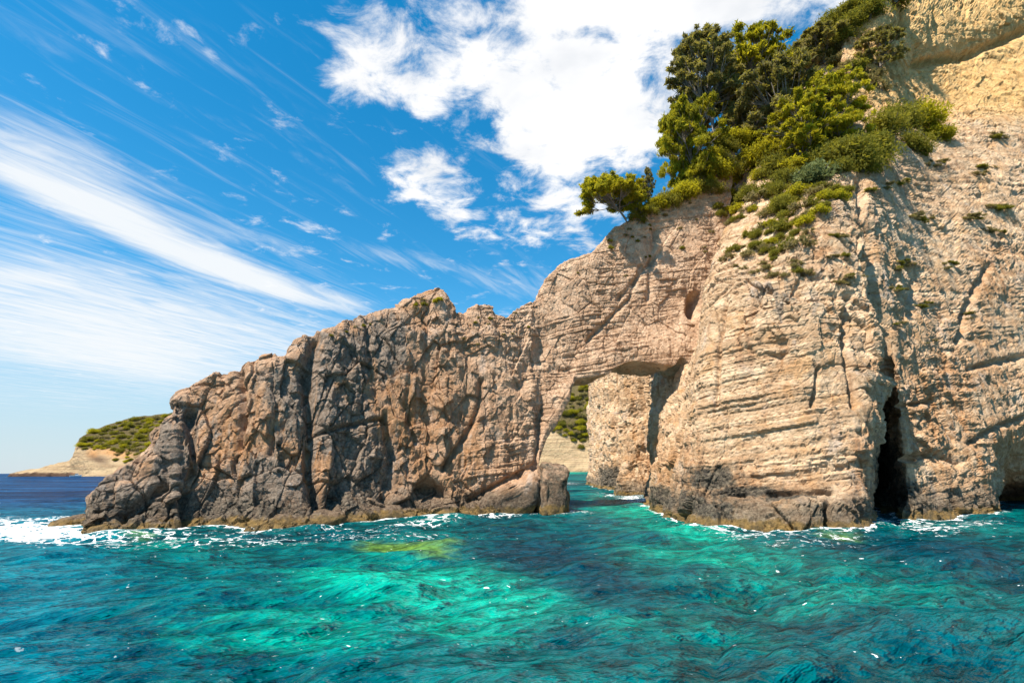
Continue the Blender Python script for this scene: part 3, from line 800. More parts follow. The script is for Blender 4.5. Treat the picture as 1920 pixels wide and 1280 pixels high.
def sea():
    th_in = np.linspace(-56, 56, 720)
    th_out = np.concatenate([np.linspace(-180, -57, 40)[:-1], th_in, np.linspace(57, 180, 40)[1:]])
    th = np.radians(th_out)
    # rows about evenly spaced in the picture, down to under the boat
    dep = np.concatenate([np.linspace(1.2, 0.40, 40)[:-1], np.linspace(0.40, 0.02, 380)[:-1], np.geomspace(0.02, 0.00025, 60)])
    rr = CAM_H / np.tan(dep)
    rr[0] = 0.6
    R, T = np.meshgrid(rr, th, indexing='ij')
    X, Y = R * np.sin(T), R * np.cos(T)
    sp = np.maximum(np.gradient(rr)[:, None] * np.ones_like(T), R * math.radians(0.14))
    rs = np.random.RandomState(5)
    Z = np.zeros_like(X); DX = np.zeros_like(X); DY = np.zeros_like(X)
    wind = math.radians(-62)
    for k in range(64):
        lam = 0.30 * (32.0 ** (k / 63.0)) * (0.9 + 0.2 * rs.rand())
        a = 0.0105 * lam ** 0.80 * (0.6 + 0.8 * rs.rand())
        if lam > 6: a *= 0.75
        ang = wind + rs.normal() * (0.5 if lam < 3 else 0.7)
        kx, ky = math.cos(ang) * 2 * math.pi / lam, math.sin(ang) * 2 * math.pi / lam
        ph_ = kx * X + ky * Y + rs.rand() * 6.28
        att = sstep(lam / sp, 1.6, 3.5)
        Z += a * att * np.sin(ph_)
        DX -= 0.75 * a * att * np.cos(ph_) * math.cos(ang)
        DY -= 0.75 * a * att * np.cos(ph_) * math.sin(ang)
    fl = np.stack([X.ravel(), Y.ravel(), np.zeros(X.size)], 1)
    gust = 0.75 + 0.6 * fbm(fl / 9.0, 2).reshape(X.shape)
    Z *= gust
    # distance from the rock at the water's edge
    edge = np.concatenate([vA, vB])
    edge = edge[(np.abs(edge[:, 2]) < 0.2) & (edge[:, 1] < 130)][::6]
    kd = kdtree.KDTree(len(edge))
    for i_, e_ in enumerate(edge): kd.insert((e_[0], e_[1], 0), i_)
    kd.balance()
    gx, gy = np.arange(-45, 60, 0.5), np.arange(10, 120, 0.5)
    DG = np.array([[min(kd.find((a_, b_, 0))[2], 12.0) for a_ in gx] for b_ in gy])
    fx = np.clip((X - gx[0]) / 0.5, 0, len(gx) - 1.001); fy = np.clip((Y - gy[0]) / 0.5, 0, len(gy) - 1.001)
    ix, iy = fx.astype(int), fy.astype(int); fx -= ix; fy -= iy
    D = (DG[iy, ix] * (1 - fx) + DG[iy, ix + 1] * fx) * (1 - fy) + (DG[iy + 1, ix] * (1 - fx) + DG[iy + 1, ix + 1] * fx) * fy
    D = np.where((X < -44) | (X > 59) | (Y < 11) | (Y > 119), 12.0, D)
    # where the bed lies shallow, sandy or reefy, and patches of darker water
    px_, py_, _ = project(np.stack([X, Y, 0 * X], -1))
    ok = Y > 4
    def patch(lst):
        s = np.zeros_like(X)
        for (x_, y_, rx_, ry_, *rest) in lst:
            rot = rest[0] if rest else 0; am = rest[1] if len(rest) > 1 else 1
            s = np.maximum(s, am * ell(px_, py_, x_, y_, rx_, ry_, rot))
        return s * ok
    shallow = patch([(830, 1110, 290, 70, 8), (900, 1160, 170, 70, 0), (700, 1090, 200, 50), (1330, 1045, 240, 40, 4, 0.62), (1450, 1090, 300, 60, 0, 0.4), (1290, 1000, 140, 26, 10, 0.8), (1130, 945, 70, 20, 0, 0.6), (1200, 960, 80, 18, 0, 0.8),
                     (560, 1180, 300, 80, 0, 0.62), (1250, 1180, 420, 70, 0, 0.35), (1600, 1120, 300, 70, 0, 0.4), (250, 1020, 240, 20, 0, 0.45), (1060, 886, 60, 4, 0, 0.8)])
    reef = patch([(755, 1026, 120, 13, 0), (800, 1036, 90, 12, 5, 0.7), (1570, 1008, 70, 10, 0, 0.7), (260, 1008, 60, 8, 0, 0.6), (940, 985, 70, 8, 0, 0.4)])
    dark = patch([(1010, 1040, 170, 45, 6), (1120, 1080, 140, 60, 20, 0.8), (960, 990, 130, 20, 0, 0.8), (1760, 1040, 260, 46, 4, 0.9), (1040, 1200, 220, 60, 10, 0.6), (500, 1010, 180, 12, 0, 0.6), (1500, 1180, 200, 40, 0, 0.35)])
    off = sstep(-px_ - (py_ - 1000) * 0.25, -420, -60) * ok                      # open water out to the left
    offd = np.maximum(off, sstep(-py_, -1000, -965) * sstep(-px_, -420, -250))
    far = sstep(Y, 45, 90) * sstep(-X, 8, 25)
    off = np.clip(np.maximum(off * 0.9, far), 0, 1)
    white = patch([(60, 1000, 170, 22, 2), (150, 985, 70, 14, 0), (330, 1003, 90, 7, 0, 0.6), (470, 1000, 120, 5, 0, 0.4), (640, 995, 130, 6, 0, 0.55), (790, 981, 100, 6, -6, 0.7), (810, 972, 14, 8, 0, 0.9), (930, 968, 90, 4, -4, 0.6),
                    (1192, 938, 40, 9, 8), (1240, 955, 40, 8, 15, 0.9), (1150, 928, 40, 5, 0, 0.6), (1330, 994, 80, 7, 8, 0.7), (1440, 1006, 110, 7, 0, 0.7), (1560, 1008, 90, 6, 0, 0.55), (1740, 988, 90, 12, 4, 0.7), (1640, 985, 60, 9, 0, 0.7), (1830, 985, 70, 9, 0, 0.6),
                    (420, 1015, 320, 14, 0, 0.45), (720, 1008, 240, 10, 0, 0.4), (1500, 1020, 140, 8, 0, 0.4), (1060, 906, 40, 4, 0, 0.5), (1058, 960, 60, 4, 0, 0.8)])
    foam = np.maximum(np.maximum(white * 0.82, patch([(70, 1000, 230, 24, 2), (150, 986, 90, 16, 0), (-40, 990, 160, 22)]) * 0.95), 0.8 * sstep(-D, -0.75, -0.05))
    Z += 0.10 * sstep(-D, -1.2, 0) * (1 + fbm(fl / 1.3, 2).reshape(X.shape)) + 0.05 * white
    V = np.stack([X + DX, Y + DY, Z], -1).reshape(-1, 3)
    nr, nt = X.shape
    f = grid_faces(nr, nt)
    attr = np.stack([shallow.ravel(), reef.ravel(), dark.ravel(), off.ravel()], 1)
    me = mesh_from('sea', V, f, None, attrs={'bed': attr, 'foam': foam.ravel()})
    return me

def sea_material():
    mt = bpy.data.materials.new('sea_water'); mt.use_nodes = True
    b = NB(mt.node_tree); b.N.clear()
    geo = b.new('ShaderNodeNewGeometry'); pos = geo.outputs['Position']
    x, y, z = b.sep(pos)
    at = b.new('ShaderNodeAttribute', attribute_name='bed')
    sh, rf, dk = b.sep(at.outputs['Vector']); of = at.outputs['Alpha']
    fo = b.new('ShaderNodeAttribute', attribute_name='foam').outputs['Fac']
    n0 = b.noise(pos, 0.16, 5, 0.6, 0.5)
    n1 = b.noise(pos, 0.6, 7, 0.62, 1.2)
    n2 = b.noise(pos, 2.2, 5, 0.6, 1.5)
    jit = b.m('ADD', b.m('MULTIPLY', b.m('SUBTRACT', n1, 0.5), 1.3), b.m('MULTIPLY', b.m('SUBTRACT', n2, 0.5), 0.6))
    c = b.mix(b.ramp(n0, 0.35, 0.65), (0.000, 0.055, 0.070), (0.000, 0.095, 0.095))
    c = b.mix(b.ramp(b.m('ADD', sh, b.m('MULTIPLY', jit, 0.8)), 0.12, 0.85), c, (0.000, 0.22, 0.16))
    c = b.mix(b.m('MULTIPLY', b.ramp(b.m('ADD', sh, jit), 0.75, 1.25), 0.7), c, (0.002, 0.34, 0.25))
    c = b.mix(b.ramp(b.m('ADD', of, b.m('MULTIPLY', jit, 0.4)), 0.1, 0.95), c, b.mix(b.ramp(y, 25.0, 60.0), (0.000, 0.105, 0.14), (0.003, 0.036, 0.11)))
    c = b.mix(b.m('MULTIPLY', b.ramp(b.m('ADD', dk, b.m('MULTIPLY', jit, 0.9)), 0.2, 0.9), 0.85), c, (0.000, 0.028, 0.050))
    c = b.mix(b.m('MULTIPLY', b.ramp(b.m('ADD', rf, b.m('MULTIPLY', jit, 0.7)), 0.25, 0.95), 0.75), c, (0.13, 0.24, 0.02))
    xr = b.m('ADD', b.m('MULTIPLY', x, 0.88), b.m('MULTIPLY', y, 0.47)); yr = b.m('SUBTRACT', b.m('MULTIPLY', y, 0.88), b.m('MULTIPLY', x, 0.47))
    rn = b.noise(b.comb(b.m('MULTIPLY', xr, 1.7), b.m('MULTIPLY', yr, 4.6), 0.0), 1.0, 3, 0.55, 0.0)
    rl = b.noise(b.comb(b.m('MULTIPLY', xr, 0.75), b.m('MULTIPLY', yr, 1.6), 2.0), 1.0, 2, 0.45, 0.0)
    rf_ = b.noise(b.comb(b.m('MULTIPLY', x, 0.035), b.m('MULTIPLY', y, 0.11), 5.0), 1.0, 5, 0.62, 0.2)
    # light through thin crests and shade in the troughs, painted into the colour
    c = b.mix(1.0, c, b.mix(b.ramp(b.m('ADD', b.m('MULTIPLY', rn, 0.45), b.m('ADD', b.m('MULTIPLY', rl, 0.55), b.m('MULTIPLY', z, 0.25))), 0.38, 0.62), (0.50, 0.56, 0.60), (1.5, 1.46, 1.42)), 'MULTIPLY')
    c = b.mix(b.ramp(y, 30.0, 70.0), c, b.mix(1.0, c, b.mix(b.ramp(rf_, 0.42, 0.60), (0.45, 0.5, 0.6), (1.9, 1.8, 1.6)), 'MULTIPLY'))  # far off, lit and dark wave facets painted into the colour
    # body of the water lit from above, whatever way the surface tips
    body = b.new('ShaderNodeBsdfDiffuse')
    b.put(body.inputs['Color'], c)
    cdn = b.new('ShaderNodeCameraData')
    hgt = b.m('ADD', b.m('MULTIPLY', b.noise(b.vm('MULTIPLY', pos, (1.0, 1.5, 1.0)), 3.0, 3, 0.55, 0.1), 0.5), b.m('MULTIPLY', b.noise(b.vm('MULTIPLY', pos, (0.5, 1.0, 1.0)), 0.35, 6, 0.6, 0.3), 1.2))
    bp = b.new('ShaderNodeBump'); bp.inputs['Strength'].default_value = 0.7; bp.inputs['Distance'].default_value = 0.2
    b.put(bp.inputs['Height'], hgt)
    # ripples drawn out along the crests
    rip = b.m('ADD', b.m('ADD', rn, b.m('MULTIPLY', rl, 1.6)), b.m('MULTIPLY', rf_, 3.0))
    bp2 = b.new('ShaderNodeBump'); bp2.inputs['Strength'].default_value = 1.0; bp2.inputs['Distance'].default_value = 0.55
    b.put(bp2.inputs['Height'], rip)
    b.L.new(bp2.outputs[0], body.inputs['Normal'])
    gl = b.new('ShaderNodeBsdfGlossy'); gl.inputs['Roughness'].default_value = 0.045
    gl.inputs['Color'].default_value = (0.9, 0.95, 1.0, 1)
    b.L.new(bp.outputs[0], gl.inputs['Normal'])
    fr = b.new('ShaderNodeFresnel'); fr.inputs['IOR'].default_value = 1.333
    b.L.new(bp.outputs[0], fr.inputs['Normal'])
    mx = b.new('ShaderNodeMixShader')
    b.put(mx.inputs[0], b.m('MULTIPLY', b.m('MINIMUM', fr.outputs[0], 0.9), 0.11))
    b.L.new(body.outputs[0], mx.inputs[1]); b.L.new(gl.outputs[0], mx.inputs[2])
    fm = b.new('ShaderNodeBsdfDiffuse'); fm.inputs['Color'].default_value = (0.82, 0.84, 0.84, 1)
    vo = b.new('ShaderNodeTexVoronoi', feature='DISTANCE_TO_EDGE')
    b.put(vo.inputs['Vector'], b.vm('ADD', b.vm('MULTIPLY', pos, (1.0, 1.0, 0.0)), b.comb(b.m('MULTIPLY', n2, 0.9), b.m('MULTIPLY', n1, 0.9), 0.0)))
    vo.inputs['Scale'].default_value = 1.6
    veins = b.ramp(vo.outputs['Distance'], 0.16, 0.0)
    fn = b.noise(pos, 3.0, 8, 0.68, 1.0)
    ff = b.m('ADD', b.m('MULTIPLY', fo, 1.0), b.m('ADD', b.m('MULTIPLY', b.m('SUBTRACT', fn, 0.5), 2.0), b.m('MULTIPLY', b.m('SUBTRACT', veins, 0.55), 0.55)))
    ff = b.m('MULTIPLY', b.ramp(ff, 0.45, 0.85), b.ramp(fo, 0.02, 0.25))
    caps = b.m('MULTIPLY', b.ramp(b.m('ADD', z, b.m('MULTIPLY', b.m('SUBTRACT', fn, 0.5), 0.5)), 0.34, 0.42), b.m('MULTIPLY', of, 0.6))
    glint_fleck = b.ramp(b.noise(b.vm('MULTIPLY', pos, (1.0, 1.6, 0.0)), 3.3, 3, 0.6, 0.4), 0.70, 0.725)  # sparse sun glints painted as white flecks in the foam shader
    glint_fleck = b.m('MULTIPLY', glint_fleck, b.ramp(b.noise(pos, 0.25, 3, 0.5), 0.42, 0.6))
    ff = b.m('MAXIMUM', b.m('MAXIMUM', ff, caps), b.m('MULTIPLY', glint_fleck, 0.85))
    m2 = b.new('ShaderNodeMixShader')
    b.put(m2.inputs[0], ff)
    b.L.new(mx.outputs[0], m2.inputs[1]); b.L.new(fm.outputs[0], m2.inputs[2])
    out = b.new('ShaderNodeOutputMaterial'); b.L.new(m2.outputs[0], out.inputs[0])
    return mt

sea_me = sea()
sea_me.materials.append(sea_material())
sea_o = link('sea', sea_me, label='turquoise and deep blue sea with foam along the rocks', category='sea', kind='structure')

# ------------------------------------------------------------------ vegetation
def leaf_mat(name, dark, light, trans, tf=0.45):
    mt = bpy.data.materials.new(name); mt.use_nodes = True
    b = NB(mt.node_tree); b.N.clear()
    at = b.new('ShaderNodeAttribute', attribute_name='tint')
    oi = b.new('ShaderNodeObjectInfo')
    t = b.m('ADD', at.outputs['Fac'], b.m('MULTIPLY', b.m('SUBTRACT', oi.outputs['Random'], 0.5), 0.35), clamp=True)
    c = b.mix(t, dark, light)
    tr = b.mix(t, tuple(v * 0.8 for v in trans), trans)
    df = b.new('ShaderNodeBsdfDiffuse'); b.put(df.inputs[0], c)
    tl = b.new('ShaderNodeBsdfTranslucent'); b.put(tl.inputs[0], tr)
    mx = b.new('ShaderNodeMixShader'); mx.inputs[0].default_value = tf
    b.L.new(df.outputs[0], mx.inputs[1]); b.L.new(tl.outputs[0], mx.inputs[2])
    out = b.new('ShaderNodeOutputMaterial'); b.L.new(mx.outputs[0], out.inputs[0])
    return mt
M_PINE = leaf_mat('pine_needles', (0.10, 0.11, 0.02), (0.40, 0.355, 0.028), (0.62, 0.54, 0.02), 0.45)
M_PINED = leaf_mat('dull_pine_needles', (0.12, 0.11, 0.06), (0.26, 0.22, 0.075), (0.42, 0.36, 0.05), 0.42)
M_SHRUB = leaf_mat('shrub_leaves', (0.075, 0.085, 0.022), (0.22, 0.20, 0.035), (0.38, 0.34, 0.03), 0.4)
M_DRY = leaf_mat('dry_shrub_leaves', (0.15, 0.12, 0.06), (0.30, 0.25, 0.10), (0.34, 0.28, 0.08), 0.35)
M_PALE = leaf_mat('pale_shrub_leaves', (0.11, 0.13, 0.055), (0.22, 0.25, 0.10), (0.22, 0.25, 0.08), 0.35)
bark = bpy.data.materials.new('bark'); bark.use_nodes = True
_b = NB(bark.node_tree); _bs = bark.node_tree.nodes['Principled BSDF']
_n = _b.noise(_b.new('ShaderNodeNewGeometry').outputs['Position'], 7.0, 6, 0.65)
_b.put(_bs.inputs['Base Color'], _b.mix(_n, (0.10, 0.08, 0.065), (0.26, 0.22, 0.19))); _bs.inputs['Roughness'].default_value = 0.95

def tube_mesh(paths, sides=6):
    vs, fs = [], []
    for pts, rad in paths:
        pts = [np.array(p, float) for p in pts]
        base = len(vs)
        for i_, p in enumerate(pts):
            t = pts[min(i_ + 1, len(pts) - 1)] - pts[max(i_ - 1, 0)]
            t /= max(np.linalg.norm(t), 1e-6)
            a_ = np.cross(t, [0.31, 0.92, 0.22]); a_ /= np.linalg.norm(a_); c_ = np.cross(t, a_)
            for s_ in range(sides):
                w_ = 2 * math.pi * s_ / sides
                vs.append(p + rad[i_] * (math.cos(w_) * a_ + math.sin(w_) * c_))
        for i_ in range(len(pts) - 1):
            for s_ in range(sides):
                a0_ = base + i_ * sides + s_; a1_ = base + i_ * sides + (s_ + 1) % sides
                fs.append((a0_, a1_, a1_ + sides, a0_ + sides))
    return mesh_from('trunk', np.array(vs), np.array(fs), bark)

def leaves(centres, radii, per, size, rs, mat, name, up=0.5, flat=0.6, elong=2.2):
    """small leaf-sized faces spread through many clumps"""
    P_, T_ = [], []
    for c, r in zip(centres, radii):
        n = int(per * (r / np.mean(radii)) ** 2)
        d = rs.normal(size=(n, 3)); d /= np.linalg.norm(d, axis=1)[:, None]
        rad = r * (0.35 * np.abs(rs.normal(size=n)) + 0.75 * rs.rand(n) ** 0.6)
        P_.append(c + d * rad[:, None] * np.array([1, 1, flat]))
        T_.append(np.clip(rs.rand() * 0.55 + 0.45 * rs.rand(n), 0, 1))
    p = np.concatenate(P_); t = np.concatenate(T_)
    n = len(p)
    u = rs.normal(size=(n, 3)); u[:, 2] += up; u /= np.linalg.norm(u, axis=1)[:, None]
    w = np.cross(u, rs.normal(size=(n, 3))); w /= np.linalg.norm(w, axis=1)[:, None]
    s = size * (0.6 + 0.8 * rs.rand(n))[:, None]
    v = np.stack([p - u * s * elong / 2, p + w * s * 0.30, p + u * s * elong / 2, p - w * s * 0.30], 1).reshape(-1, 3)
    f = np.arange(4 * n).reshape(n, 4)
    return mesh_from(name, v, f, mat, smooth=False, attrs={'tint': np.repeat(t, 4)})

def pine_meshes(seed, h, wid, style, mat, dens=1.0):
    """trunk and crown, in metres, base at the origin"""
    rs = np.random.RandomState(seed)
    bend = rs.normal(size=2) * 0.06 * h
    if style == 'lean': bend = np.array([-0.62 * h, -0.1 * h])
    def tr(f): return np.array([bend[0] * f ** 1.5, bend[1] * f ** 1.5, h * f * (0.86 if style != 'lean' else 0.72)])
    paths = [([tr(f) for f in np.linspace(-0.05, 1, 9)], list(np.linspace(0.034 * h, 0.006 * h, 9)))]
    cents, rad = [], []
    nb_ = int((34 if style != 'lean' else 26) * dens)
    for k in range(nb_):
        if style == 'umbrella':
            f0 = 0.45 + 0.5 * rs.rand(); ang = rs.rand() * 6.28; rr_ = wid / 2 * math.sqrt(rs.rand()); zt = h * (0.97 - 0.28 * (rr_ / (wid / 2)) ** 2 - 0.16 * rs.rand())
        elif style == 'lean':
            f0 = 0.4 + 0.55 * rs.rand(); ang = rs.rand() * 6.28; rr_ = wid / 2 * math.sqrt(rs.rand()); zt = h * (0.93 - 0.34 * (rr_ / (wid / 2)) ** 2 - 0.1 * rs.rand())
        elif style == 'tall':
            f0 = 0.2 + 0.75 * rs.rand(); ang = rs.rand() * 6.28; zt = h * (0.26 + 0.74 * rs.rand() ** 0.8); pr = math.sin(min(1, (zt / h - 0.12) / 0.5) * 1.57) * math.sqrt(max(0.05, 1 - max(0, (zt / h - 0.62) / 0.42) ** 2)); rr_ = wid / 2 * pr * math.sqrt(0.15 + 0.85 * rs.rand())
        else:
            f0 = 0.15 + 0.8 * rs.rand(); ang = rs.rand() * 6.28; zt = h * (0.16 + 0.84 * rs.rand()); rr_ = wid / 2 * math.sqrt(max(0.03, 1 - (zt / h - 0.42) ** 2 / 0.36)) * math.sqrt(rs.rand())
        s0 = tr(min(f0, zt / h))
        cbase = tr(0.85) if style == 'lean' else tr(0.6)
        e = np.array([cbase[0] + rr_ * math.cos(ang), cbase[1] + rr_ * math.sin(ang), zt])
        mid = s0 * 0.45 + e * 0.55 + np.array([0, 0, -0.06 * h]) + rs.normal(size=3) * 0.03 * h
        r0 = 0.011 * h
        paths.append(([s0, s0 * 0.7 + mid * 0.3, mid, e * 0.85 + mid * 0.15 + rs.normal(size=3) * 0.02 * h, e], [r0, r0 * 0.8, r0 * 0.6, r0 * 0.4, r0 * 0.2]))
        for q in range(7):
            c = e + rs.normal(size=3) * np.array([0.10 * wid, 0.10 * wid, 0.055 * h])
            cents.append(c); rad.append((0.03 + 0.05 * rs.rand()) * wid)
            paths.append(([mid, mid * 0.5 + c * 0.5 + rs.normal(size=3) * 0.015 * h, c], [r0 * 0.4, r0 * 0.28, r0 * 0.12]))
    tm = tube_mesh(paths, 5)
    cm = leaves(cents, rad, int(95 * dens), 0.15 + 0.004 * h, rs, mat, 'crown', 0.6, 0.55)
    return tm, cm

def shrub_mesh(seed, mat, n=26, per=60, size=0.11, shape=(1, 1, 0.75)):
    rs = np.random.RandomState(seed)
    cents, rad = [], []
    for k in range(n):
        d = rs.normal(size=3); d[2] = abs(d[2]); d /= np.linalg.norm(d)
        cents.append(d * np.array(shape) * (0.35 + 0.5 * rs.rand()) + np.array([0, 0, 0.05])); rad.append(0.22 + 0.16 * rs.rand())
    cm = leaves(cents, rad, per, size, rs, mat, 'crown', 0.5, 0.85)
    paths = []
    for k in range(7):
        a_ = rs.rand() * 6.28
        e = np.array([math.cos(a_) * 0.6 * shape[0], math.sin(a_) * 0.6 * shape[1], 0.55 * shape[2]])
        paths.append(([np.array([0, 0, -0.25]), e * 0.4 + rs.normal(size=3) * 0.05, e], [0.05, 0.03, 0.012]))
    return tube_mesh(paths, 4), cm

PINES = {
    'tall': [pine_meshes(1, 9.0, 6.0, 'tall', M_PINED, 1.35), pine_meshes(2, 9.0, 6.5, 'tall', M_PINE, 1.2)],
    'round': [pine_meshes(3, 6.0, 6.0, 'round', M_PINE, 1.1), pine_meshes(4, 6.0, 5.4, 'round', M_PINED, 1.1), pine_meshes(5, 6.0, 6.4, 'round', M_PINE, 1.1)],
    'umbrella': [pine_meshes(6, 6.0, 7.5, 'umbrella', M_PINE, 1.1)],
    'lean': [pine_meshes(7, 4.2, 5.0, 'lean', M_PINE, 1.3)]}
SIZE = {'tall': (9.0, 6.2), 'round': (6.0, 6.0), 'umbrella': (6.0, 7.5), 'lean': (4.2, 5.0)}
SHR = {'green': [shrub_mesh(11 + k, M_SHRUB) for k in range(4)], 'dry': [shrub_mesh(21 + k, M_DRY, 20, 45, 0.12, (1.1, 1.1, 0.55)) for k in range(3)],
       'bright': [shrub_mesh(31 + k, M_PINE) for k in range(3)], 'pale': [shrub_mesh(41, M_PALE, 30, 70, 0.09)],
       'big': [shrub_mesh(51 + k, M_SHRUB, 70, 90, 0.06, (1, 1, 0.85)) for k in range(3)], 'bigbright': [shrub_mesh(61 + k, M_PINE, 70, 90, 0.06, (1, 1, 0.85)) for k in range(2)]}
rng = random.Random(3)

def plant(name, meshes, loc, scale, rot, label, category, group=None):
    e = bpy.data.objects.new(name, None)
    col.objects.link(e)
    e.empty_display_size = 0.3
    e.location = loc; e.scale = scale; e.rotation_euler = rot
    e['label'] = label; e['category'] = category
    if group: e['group'] = group
    link('trunk', meshes[0], parent=e)
    link('crown', meshes[1], parent=e)
    return e

def pine(bx_, by_, ytop, wpx, style, var, label, back=0.0):
    p = pick(bx_, by_)
    d = p[1] + back
    p = P(bx_, by_, d) if back else p
    hh = P(bx_, ytop, d)[2] - p[2]
    ww = wpx / FPX * np.linalg.norm(p - np.array([0, 0, CAM_H])) * 0.93
    H0, W0 = SIZE[style]
    return plant('pine_tree', PINES[style][var], p - np.array([0, 0, 0.15]), (ww / W0, ww / W0, hh / H0), (0, 0, 0 if style == 'lean' else rng.random() * 6.28), label, 'tree', 'pines on the cliff')

pine(1338, 250, 76, 118, 'tall', 0, 'tallest pine on the cliff, with a grey see-through crown against the clouds', 2.0)
pine(1428, 250, 84, 125, 'tall', 1, 'pine just right of the tallest one, its green top against the sky', 1.0)
pine(1178, 418, 338, 105, 'lean', 0, 'flat-topped pine leaning out over the arch, leftmost tree on the cliff')
pine(1305, 345, 194, 105, 'round', 0, 'bright yellow-green pine in front of the tallest pine')
pine(1268, 345, 212, 70, 'round', 2, 'narrow yellow-green pine at the left edge of the grove above the arch')
pine(1478, 275, 132, 150, 'round', 1, 'broad dull grey-green pine in the middle of the grove')
pine(1570, 270, 150, 100, 'round', 2, 'pine with a bright yellow top beside the upper cliff face')
pine(1395, 320, 205, 110, 'round', 1, 'dull olive pine below the two tall pines')
pine(1515, 300, 190, 110, 'round', 0, 'dark pine in the shade at the right of the grove')
pine(1655, 132, 62, 75, 'round', 1, 'small thin pine growing on a ledge of the upper cliff')
pine(1192, 402, 340, 46, 'round', 2, 'small round pine just right of the leaning pine')
pine(1545, 120, 60, 90, 'round', 1, 'dull pine on the skyline ridge left of the upper cliff')
pine(1215, 385, 318, 26, 'tall', 0, 'small dark upright tree between the leaning pine and the grove')

def shrub(px, py, wpx, kind, label, group=None, flat=1.0, sink=0.1):
    p = pick(px, py)
    if p is None: return
    r = wpx / 2 / FPX * np.linalg.norm(p - np.array([0, 0, CAM_H])) * 1.05
    ms = SHR[kind]
    return plant('shrub', ms[rng.randrange(len(ms))], p - np.array([0, 0, r * sink]), (r, r, r * flat * rng.uniform(0.85, 1.15)), (rng.uniform(-0.15, 0.15), rng.uniform(-0.15, 0.15), rng.uniform(-0.5, 0.5)), label, 'shrub', group)

shrub(1660, 245, 74, 'big', 'dark green round bush, leftmost of the row on the terrace under the upper cliff')
shrub(1690, 228, 66, 'big', 'dark green dome-shaped bush on the terrace under the upper cliff')
shrub(1725, 232, 70, 'bigbright', 'bright green bush with a sunlit top on the terrace under the upper cliff')
shrub(1757, 256, 44, 'bigbright', 'small bright bush at the right end of the terrace bushes')
shrub(1715, 278, 56, 'big', 'low green bush just below the row on the terrace')
shrub(1525, 335, 84, 'pale', 'pale grey-green bush at the lower edge of the grove')
shrub(1600, 300, 90, 'big', 'large dark bush filling the gap right of the grove')
shrub(1555, 305, 80, 'big', 'large dark bush under the yellow-topped pine')
shrub(1640, 290, 70, 'big', 'dark bush at the foot of the terrace bushes')
shrub(1425, 300, 80, 'bigbright', 'large sunlit olive bush in the middle of the grove')
shrub(1340, 330, 70, 'bigbright', 'sunlit olive bush under the bright yellow-green pine')
shrub(1460, 330, 80, 'big', 'dense dark bush under the broad grey-green pine')

def inside(x, y, poly):
    c = False
    j = len(poly) - 1
    for i_ in range(len(poly)):
        (x0, y0), (x1, y1) = poly[i_], poly[j]
        if (y0 > y) != (y1 > y) and x < (x1 - x0) * (y - y0) / (y1 - y0) + x0: c = not c
        j = i_
    return c

LOOK = {'green': ('wide dark green', 'small dark green'), 'big': ('large dense green', 'round dense green'), 'bright': ('wide yellow-green', 'small yellow-green'), 'bigbright': ('large sunlit yellow-green', 'rounded yellow-green'),
        'dry': ('wide brown dry', 'small brown dry'), 'pale': ('pale wide', 'pale small')}

def xs_cut(xs, k):
    return min(xs) + (max(xs) - min(xs)) * k / 3

def scatter(poly, n, wlo, whi, kinds, label, group, sep=0.55):
    xs = [p[0] for p in poly]; ys = [p[1] for p in poly]
    got = []
    tries = 0
    while len(got) < n and tries < n * 60:
        tries += 1
        x_, y_ = rng.uniform(min(xs), max(xs)), rng.uniform(min(ys), max(ys))
        if not inside(x_, y_, poly): continue
        w_ = rng.uniform(wlo, whi)
        if any(math.hypot(x_ - a_, y_ - b_) < sep * (w_ + c_) / 2 for a_, b_, c_ in got): continue
        got.append((x_, y_, w_))
    for x_, y_, w_ in got:
        k_ = rng.choice(kinds)
        side = label[1][0] if x_ < xs_cut(xs, 1) else label[1][1] if x_ < xs_cut(xs, 2) else label[1][2]
        shrub(x_, y_, w_, k_, LOOK[k_][0 if w_ > (wlo + whi) / 2 else 1] + ' ' + label[0] + ' ' + side, group)

scatter([(1212, 378), (1262, 300), (1330, 265), (1420, 250), (1500, 260), (1600, 265), (1620, 320), (1560, 330), (1500, 360), (1480, 400), (1400, 380), (1330, 360), (1240, 385)], 62, 34, 70, ['green', 'big', 'big', 'bright', 'bigbright'],
        ('bush among the pines', ('near the left edge of the grove', 'in the middle of the grove', 'near the upper cliff')), 'bushes of the grove')
scatter([(1186, 416), (1206, 388), (1228, 350), (1255, 300), (1292, 300), (1292, 362), (1240, 388)], 18, 22, 46, ['bright', 'bigbright', 'green', 'big'],
        ('bush on the brink', ('beside the leaning pine', 'between the leaning pine and the grove', 'at the left foot of the grove')), 'bushes on the brink', 0.4)
scatter([(1330, 360), (1400, 370), (1500, 350), (1560, 340), (1600, 350), (1530, 400), (1500, 470), (1440, 480), (1400, 450), (1345, 400)], 70, 20, 46, ['green', 'green', 'dry', 'big', 'bright'],
        ('shrub on the rocks below the grove', ('above the arch side', 'above the front pillar', 'beside the pale grey-green bush')), 'shrubs below the grove')
scatter([(1345, 480), (1400, 455), (1500, 470), (1530, 520), (1450, 530), (1385, 510)], 22, 12, 30, ['dry', 'dry', 'green'], ('tuft on the shoulder of the front pillar', ('at its left edge', 'at its middle', 'at its right side')), 'tufts on the pillar top')
scatter([(1475, 92), (1540, 50), (1590, 10), (1660, -20), (1700, -20), (1640, 20), (1585, 75), (1570, 120), (1500, 130)], 40, 34, 66, ['big', 'dry', 'green', 'big'], ('bush on the skyline ridge', ('next to the tall pines', 'left of the upper cliff', 'at the top edge of the upper cliff')), 'bushes on the skyline')
